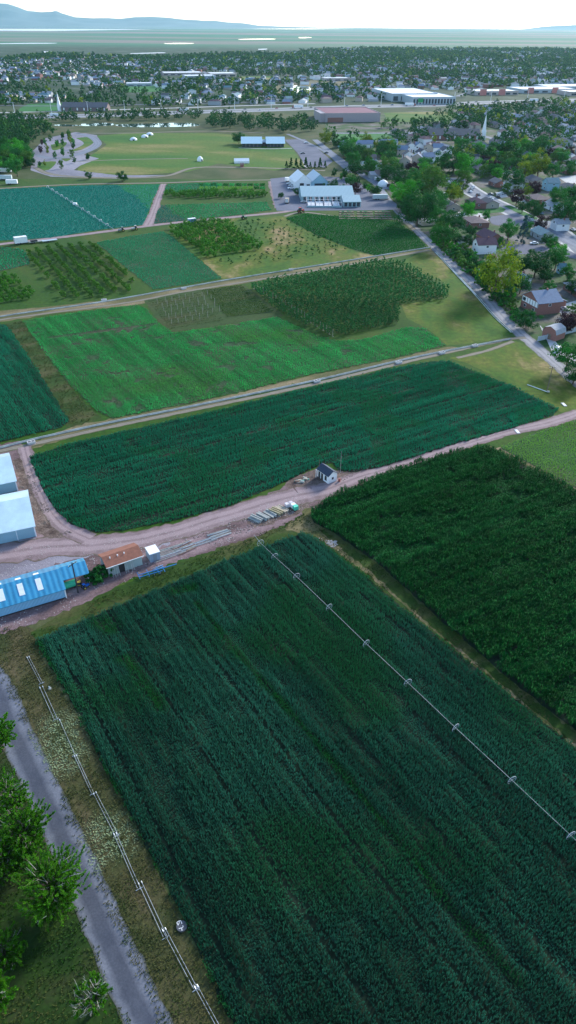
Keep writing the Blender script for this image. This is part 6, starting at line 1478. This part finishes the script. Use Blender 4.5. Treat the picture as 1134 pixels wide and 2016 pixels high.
# vine like bed rows
bedm = leaf_mat('bed_row_leaves', (.03, .10, .015), (.07, .15, .02), .3, trans=.2)
bedd = ground_mat('bed_soil', [(.05, .06, .025), (.08, .07, .035)], .1, 1, .4)
sheet('nursery_bed_floor', [(282, 590), (380, 572), (482, 562), (560, 622), (440, 640), (342, 654), (312, 634), (295, 608)], .03, M['soil_bed'], kind='structure')
pst = MB().box(-.07, -.07, 0, .07, .07, 2.3).mesh('trellis_post', palew)
for i_ in range(46):
    u_ = i_ % 8; v_ = i_//8; x = 312+u_*14+v_*5+random.uniform(-3, 3); y = 598+v_*8-u_*2.4
    q = P(x, y); inst('trellis_post', pst, q.x, q.y, 1, 'thin pale trellis post in the brown left part of the nursery bed', 'post', 'trellis posts of the nursery bed', rz=ROWX)
bedl = leaf_mat('sparse_row_leaves', (.035, .075, .015), (.08, .11, .03), .3, trans=.2)
for y_ in np.arange(594, 650, 3.8):
    A_ = P(292+(y_-594)*.8, y_).xy; B_ = P(392+(y_-594)*.9, y_-17).xy; d = (B_-A_); L = d.length; ang = math.atan2(d.y, d.x)
    r = np.random.default_rng(int(y_)); V = crown_arrays(L/2, .3, .5, int(L*.8), int(L*10), .26, int(y_))[0]; nq = len(V)//4
    V = V.reshape(-1, 4, 3); V = (V-V.mean(1, keepdims=True)+np.stack([r.uniform(-L/2, L/2, nq), r.normal(0, .2, nq), r.uniform(.08, .4, nq)], 1)[:, None]).reshape(-1, 3)
    tag(mkobj('plant_row', np_mesh('plant_row', V, np.arange(len(V)).reshape(-1, 4), [bedl]), None, ((A_.x+B_.x)/2, (A_.y+B_.y)/2, 0), ang), 'thin sparse plant row in the brown left part of the nursery bed', 'plant row', 'sparse plant rows of the nursery bed')
k = 0
for y_ in np.arange(576, 628, 3.6):
    a = P(398+(y_-576)*.95, y_-3), 0; b_ = P(476+(y_-576)*1.2, y_-13), 0
    A_, B_ = a[0].xy, b_[0].xy
    d = (B_-A_); L = d.length; ang = math.atan2(d.y, d.x)
    V, C_ = crown_arrays(L/2, .3, .5, int(L*1.2), int(L*26), .3, 50+k)
    r = np.random.default_rng(k); nq = len(V)//4; cx_ = r.uniform(-L/2, L/2, nq); cy_ = r.normal(0, .22, nq); cz_ = r.uniform(.1, .7, nq)
    V = V.reshape(-1, 4, 3); V = V-V.mean(1, keepdims=True)+np.stack([cx_, cy_, cz_], 1)[:, None]; V = V.reshape(-1, 3)
    me = np_mesh('plant_row', V, np.arange(len(V)).reshape(-1, 4), [bedm]); o = mkobj('plant_row', me, None, ((A_.x+B_.x)/2, (A_.y+B_.y)/2, 0), ang)
    tag(o, 'low dark green plant row in the nursery bed left of the nursery block', 'plant row', 'plant rows of the nursery bed'); k += 1
# seed plots in the top strip
for i in range(11):
    x = 392+i*12; 
    for j, (ya, yb) in enumerate(((362, 366.5), (368, 373))):
        m_ = M['limecrop'] if j and i < 9 else M['lightcrop'] if (i+j) % 2 else M['deepgreen']
        a = [P(x, yb), P(x+10, yb-.1), P(x+9.5, ya), P(x, ya)]; c = sum(a, Vector())/4
        me_o = crop('seed_plot', [(v.x, v.y) for v in a], m_, ROWX, 1.0, .8, .6, 5, .9, .4, world=True, kind='stuff', jit=.2, edgejit=0, frame=False)
# ---------------- near trees beside the asphalt road
NL = leaf_mat('ash_leaves', (.035, .17, .006), (.10, .30, .014), .7, obj=True, trans=.3, objvar=.1)
def near_tree(px, py, wd, ht, seed, label, dead=.1, nsh=230, dens=1.0):
    nsh = int(nsh*1.5); dead *= .8; wd *= .9
    """px,py: where crown centre shows; many upright shoots carry the leaves"""
    r = np.random.default_rng(seed); rd = random.Random(seed)
    q = P(px, py, ht*.62); t = thing('roadside_tree', label, 'tree', (q.x, q.y, 0))
    mb = MB(); th = ht*.3; mb.tube([(0, 0, -.1), (.1, .05, th*.5), (0, .1, th)], [.38, .3, .26], 8)
    V = []; tips = []; dv = MB()
    for k in range(9):
        az = k*2.4+rd.uniform(-.4, .4); el = rd.uniform(.5, 1.25); Lb = wd*.5*rd.uniform(.65, 1.0)
        s = Vector((0, .1, th*rd.uniform(.75, 1))); d = Vector((math.cos(az)*math.cos(el), math.sin(az)*math.cos(el), math.sin(el)))
        m1 = s+d*Lb*.5; e = s+d*Lb+Vector((0, 0, ht*.16)); mb.tube([s, m1, e], [.16, .1, .04], 6); tips.append((s, m1, e))
    for k in range(nsh):
        s, m1, e = tips[rd.randrange(9)]; f = rd.uniform(.25, 1.15); b = m1.lerp(e, f) if rd.random() < .75 else s.lerp(m1, f)
        b = b+Vector(r.normal(0, wd*.11, 3)); out = Vector((b.x, b.y, 0)); 
        if out.length > .1: out.normalize()
        d = (out*rd.uniform(.3, 1.2)+Vector(r.normal(0, .35, 3))+Vector((0, 0, rd.uniform(.2, 1.0)))).normalized(); Ls = wd*rd.uniform(.10, .22)
        is_dead = rd.random() < dead
        tip = b+d*Ls+Vector((0, 0, .1))
        (dv if is_dead else mb).tube([b-d*.3, b.lerp(tip, .5), tip], [.03, .02, .008], 3, cap=False)
        if is_dead:
            for _ in range(3):
                f = rd.uniform(.2, .8); c = b.lerp(tip, f); dv.tube([c, c+(d+Vector(r.normal(0, .6, 3))).normalized()*Ls*.45], [.016, .006], 3, cap=False)
            continue
        nl = int(85*dens); f = r.uniform(.05, 1.05, nl)[:, None]
        base = np.array(b)+np.array(d)*Ls*f; az = r.normal(size=(nl, 3)); az -= (az@np.array(d))[:, None]*np.array(d); az /= np.linalg.norm(az, axis=1)[:, None]
        ld = az*.8+np.array(d)*.7; ld /= np.linalg.norm(ld, axis=1)[:, None]; sd_ = np.cross(ld, r.normal(size=(nl, 3))); sd_ /= np.linalg.norm(sd_, axis=1)[:, None]
        ln = r.uniform(.12, .30, nl)[:, None]; wl2 = ln*.27
        V.append(np.stack([base, base+ld*ln*.5+sd_*wl2, base+ld*ln, base+ld*ln*.5-sd_*wl2], 1).reshape(-1, 3))
    V = np.concatenate(V); tr = mb.build('trunk', bark, t); mkobj('crown', np_mesh('crown', V, np.arange(len(V)).reshape(-1, 4), [NL]), t)
    if dv.v: dv.build('dead_branch', deadwood, t)
for a in ((100, 1745, 9.2, 8.5, 1, 'large bright green roadside tree, the lower of the two biggest by the road', .09, 420), (48, 1635, 7.6, 8, 2, 'large bright green roadside tree, the upper of the two biggest', .13, 340), (2, 1690, 6.5, 7, 3, 'green roadside tree left of the two biggest', .1, 220), (18, 1562, 5.6, 7, 4, 'thin topped tree with grey twigs reaching the road', .35, 170),
          (-8, 1440, 5.5, 7.5, 5, 'topmost roadside tree at the left frame edge', .08, 170), (180, 1965, 5.0, 5, 6, 'half dead small tree with grey bare twigs near the bottom', .62, 130), (2, 1870, 5.0, 6, 7, 'green tree at the left frame edge below the biggest one', .1, 160), (-15, 1955, 5.5, 6, 8, 'lowest green tree at the left frame edge', .1, 160), (-60, 1780, 7, 8, 9, 'tree just beyond the left frame edge', .1, 150)):
    near_tree(*a)
# ================================================================== THE FAR TOWN
FTm = [leaf_mat('far_leaves_%d' % i, c1, c2, .05, trans=.15) for i, (c1, c2) in enumerate((((.007, .065, .016), (.018, .105, .026)), ((.02, .11, .014), (.04, .15, .02)), ((.14, .24, .008), (.22, .30, .01))))]
fv = [crown_arrays(4.2, 4.6, 5.0, 10, 60, 2.3, 800+i)[0] for i in range(4)]; fv2 = [crown_arrays(4.2, 4.6, 5.0, 8, 24, 3.6, 820+i)[0] for i in range(4)]
items = [(x, y, w_/5*1.0, random.uniform(0, 6), random.randrange(4), 1 if kinds[kd] in ('olive', 'bright green') else 2 if kinds[kd] == 'yellow' else 0) for x, y, w_, kd in far_t]
merged('garden_trees', items, [crown_arrays(5, 4.6, 5.6, 14, 150, 1.5, 840+i)[0] for i in range(4)], FTm)
def townmask(X, Y):
    px, py = PXA(X, Y); ok = (px > -30) & (px < 1165) & (py > 94+.004*px) 
    lim = np.interp(px, [0, 130, 260, 420, 567, 700, 820, 1134], [118, 107, 115, 110, 106, 92, 88, 84]); ok &= py > lim
    up = np.interp(px, [0, 300, 620, 770, 900, 1134], [219, 211, 203, 200, 193, 186]); ok &= py < up
    for q in ([(545, 168), (620, 168), (615, 184), (550, 184)], [(765, 176), (900, 178), (900, 208), (765, 205)], [(240, 168), (300, 166), (330, 180), (240, 182)], [(455, 150), (540, 150), (540, 156), (455, 158)], [(315, 142), (470, 142), (470, 160), (315, 160)], [(620, 158), (720, 160), (700, 170), (600, 168)], [(930, 174), (1134, 172), (1134, 190), (930, 192)], [(90, 170), (170, 176), (170, 182), (90, 180)], [(55, 205), (130, 203), (130, 217), (40, 219)]):
        ok &= ~pip(q, px, py)
    return ok
N = 90000
Y = np.sqrt(rng.uniform(1150**2, 5800**2, N)); X = rng.uniform(-.5, .5, N)*Y*.9
k = townmask(X, Y); X, Y = X[k], Y[k]; big = vnoise(X, Y, 220, 51)*.6+vnoise(X, Y, 60, 52)*.4
keep = rng.random(X.size) < np.clip((big-.22)*2.2, .15, 1); 
keep &= rng.random(X.size) < np.where(Y > 2800, .6, 1.0)
X, Y, big = X[keep], Y[keep], big[keep]; print('town trees', X.size)
its = []; its2 = []
for x, y, g in zip(X, Y, big):
    u_ = random.random(); mi = 2 if u_ > .95 else 1 if u_ > .66 else 0
    (its if y < 2100 else its2).append((x, y, random.uniform(.6, 1.35)*(1.0 if y < 2600 else 1.25), random.uniform(0, 6), random.randrange(4), mi))
merged('town_trees', its, fv, FTm); merged('town_trees', its2, fv2, FTm)
# far houses
def merged_houses(name, pts):
    V = []; Fq = []; MI = []; r = np.random.default_rng(4)
    mats = [WD['white'], WD['brick'], WD['beige'], WD['grey']]+[RD[q] for q in ('dark grey', 'maroon', 'blue grey', 'brown', 'light grey', 'teal')]
    for x, y, a in pts:
        L, D, h, rh = r.uniform(10, 19)/2, r.uniform(8, 11)/2, r.choice([3, 3, 5.5]), r.uniform(1.8, 3); ca, sa = math.cos(a), math.sin(a); hp = 0 if r.random() < .6 else D
        wm = int(r.choice([0, 0, 0, 1, 2, 3])); rm = 4+int(r.choice([0, 0, 1, 2, 2, 3, 4, 4, 5])); o = .5
        vs = [(-L,-D,0),(L,-D,0),(L,D,0),(-L,D,0),(-L,-D,h),(L,-D,h),(L,D,h),(-L,D,h),(-L-o,-D-o,h-.1),(L+o,-D-o,h-.1),(L+o,D+o,h-.1),(-L-o,D+o,h-.1),(-L+hp,0,h+rh),(L-hp,0,h+rh),(-L,0,h+rh-.1),(L,0,h+rh-.1)]
        b0 = len(V); V += [(x+p*ca-q*sa, y+p*sa+q*ca, z) for p, q, z in vs]
        for f, m_ in (((0,1,5,4),wm),((1,2,6,5),wm),((2,3,7,6),wm),((3,0,4,7),wm),((8,9,13,12),rm),((10,11,12,13),rm),((4,7,14,14),wm),((6,5,15,15),wm)):
            if f[3] == f[2]:
                f = (f[0], f[1], f[2]); 
                if hp: continue
            Fq.append(tuple(b0+i for i in f)); MI.append(m_)
        if hp: Fq += [(b0+9, b0+10, b0+13), (b0+11, b0+8, b0+12)]; MI += [rm, rm]
    me = bpy.data.meshes.new(name); me.from_pydata(V, [], Fq)
    for m_ in mats: me.materials.append(m_)
    me.polygons.foreach_set('material_index', MI); me.update()
    return tag(mkobj(name, me), kind='stuff')
hp_ = list(far_h); gx = np.arange(-2300, 2300, 27.0); gy = np.arange(1180, 5200, 30.0); GX, GY = np.meshgrid(gx, gy); GX = (GX+rng.uniform(-5, 5, GX.shape)).ravel(); GY = (GY+rng.uniform(-6, 6, GY.shape)).ravel()-.06*GX
k = townmask(GX, GY); k &= (vnoise(GX, GY, 240, 61) > .12); GX, GY = GX[k], GY[k]; d_ = rng.random(GX.size) < np.where(GY > 2600, .5, .8); GX, GY = GX[d_], GY[d_]
order = np.argsort(GX**2+GY**2); print('town houses', len(order))
for j, i_ in enumerate(order):
    hp_.append((GX[i_], GY[i_], random.choice([0, 0, .1, -.1, 1.57, 1.4, .5, 3.14])))
merged_houses('town_houses', hp_)
# big pale roofs, streets of the town
for q in (([(0, 208), (130, 209), (330, 205), (560, 200)], 7), ([(560, 200), (480, 180), (430, 165), (400, 140)], 8), ([(150, 200), (200, 170), (260, 150), (330, 130)], 8), ([(600, 190), (660, 160), (760, 120), (900, 95)], 10), ([(900, 190), (1000, 160), (1134, 140)], 10), ([(0, 160), (200, 158), (400, 155), (560, 160), (700, 165)], 8)):
    ribbon('street', q[0], q[1], .2, M['street'], step=60, jit=0)
for q, m_ in (([(545, 168), (590, 163), (640, 165), (620, 186), (560, 186), (535, 178)], M['tan']), ([(240, 168), (300, 166), (330, 178), (245, 181)], M['lawn']), ([(455, 151), (540, 150), (540, 156), (455, 158)], M['meadow']), ([(600, 158), (720, 160), (700, 168), (600, 167)], M['tan']), ([(55, 205), (130, 203), (130, 217), (40, 219)], M['lawn']), ([(290, 146), (315, 145), (315, 152), (290, 153)], M['tan'])):
    if m_ is M['tan']: pass
    sheet('open_land', q, .06 if q[0][1] != 168 else .04, m_, kind='structure', curve=True, jit=0)
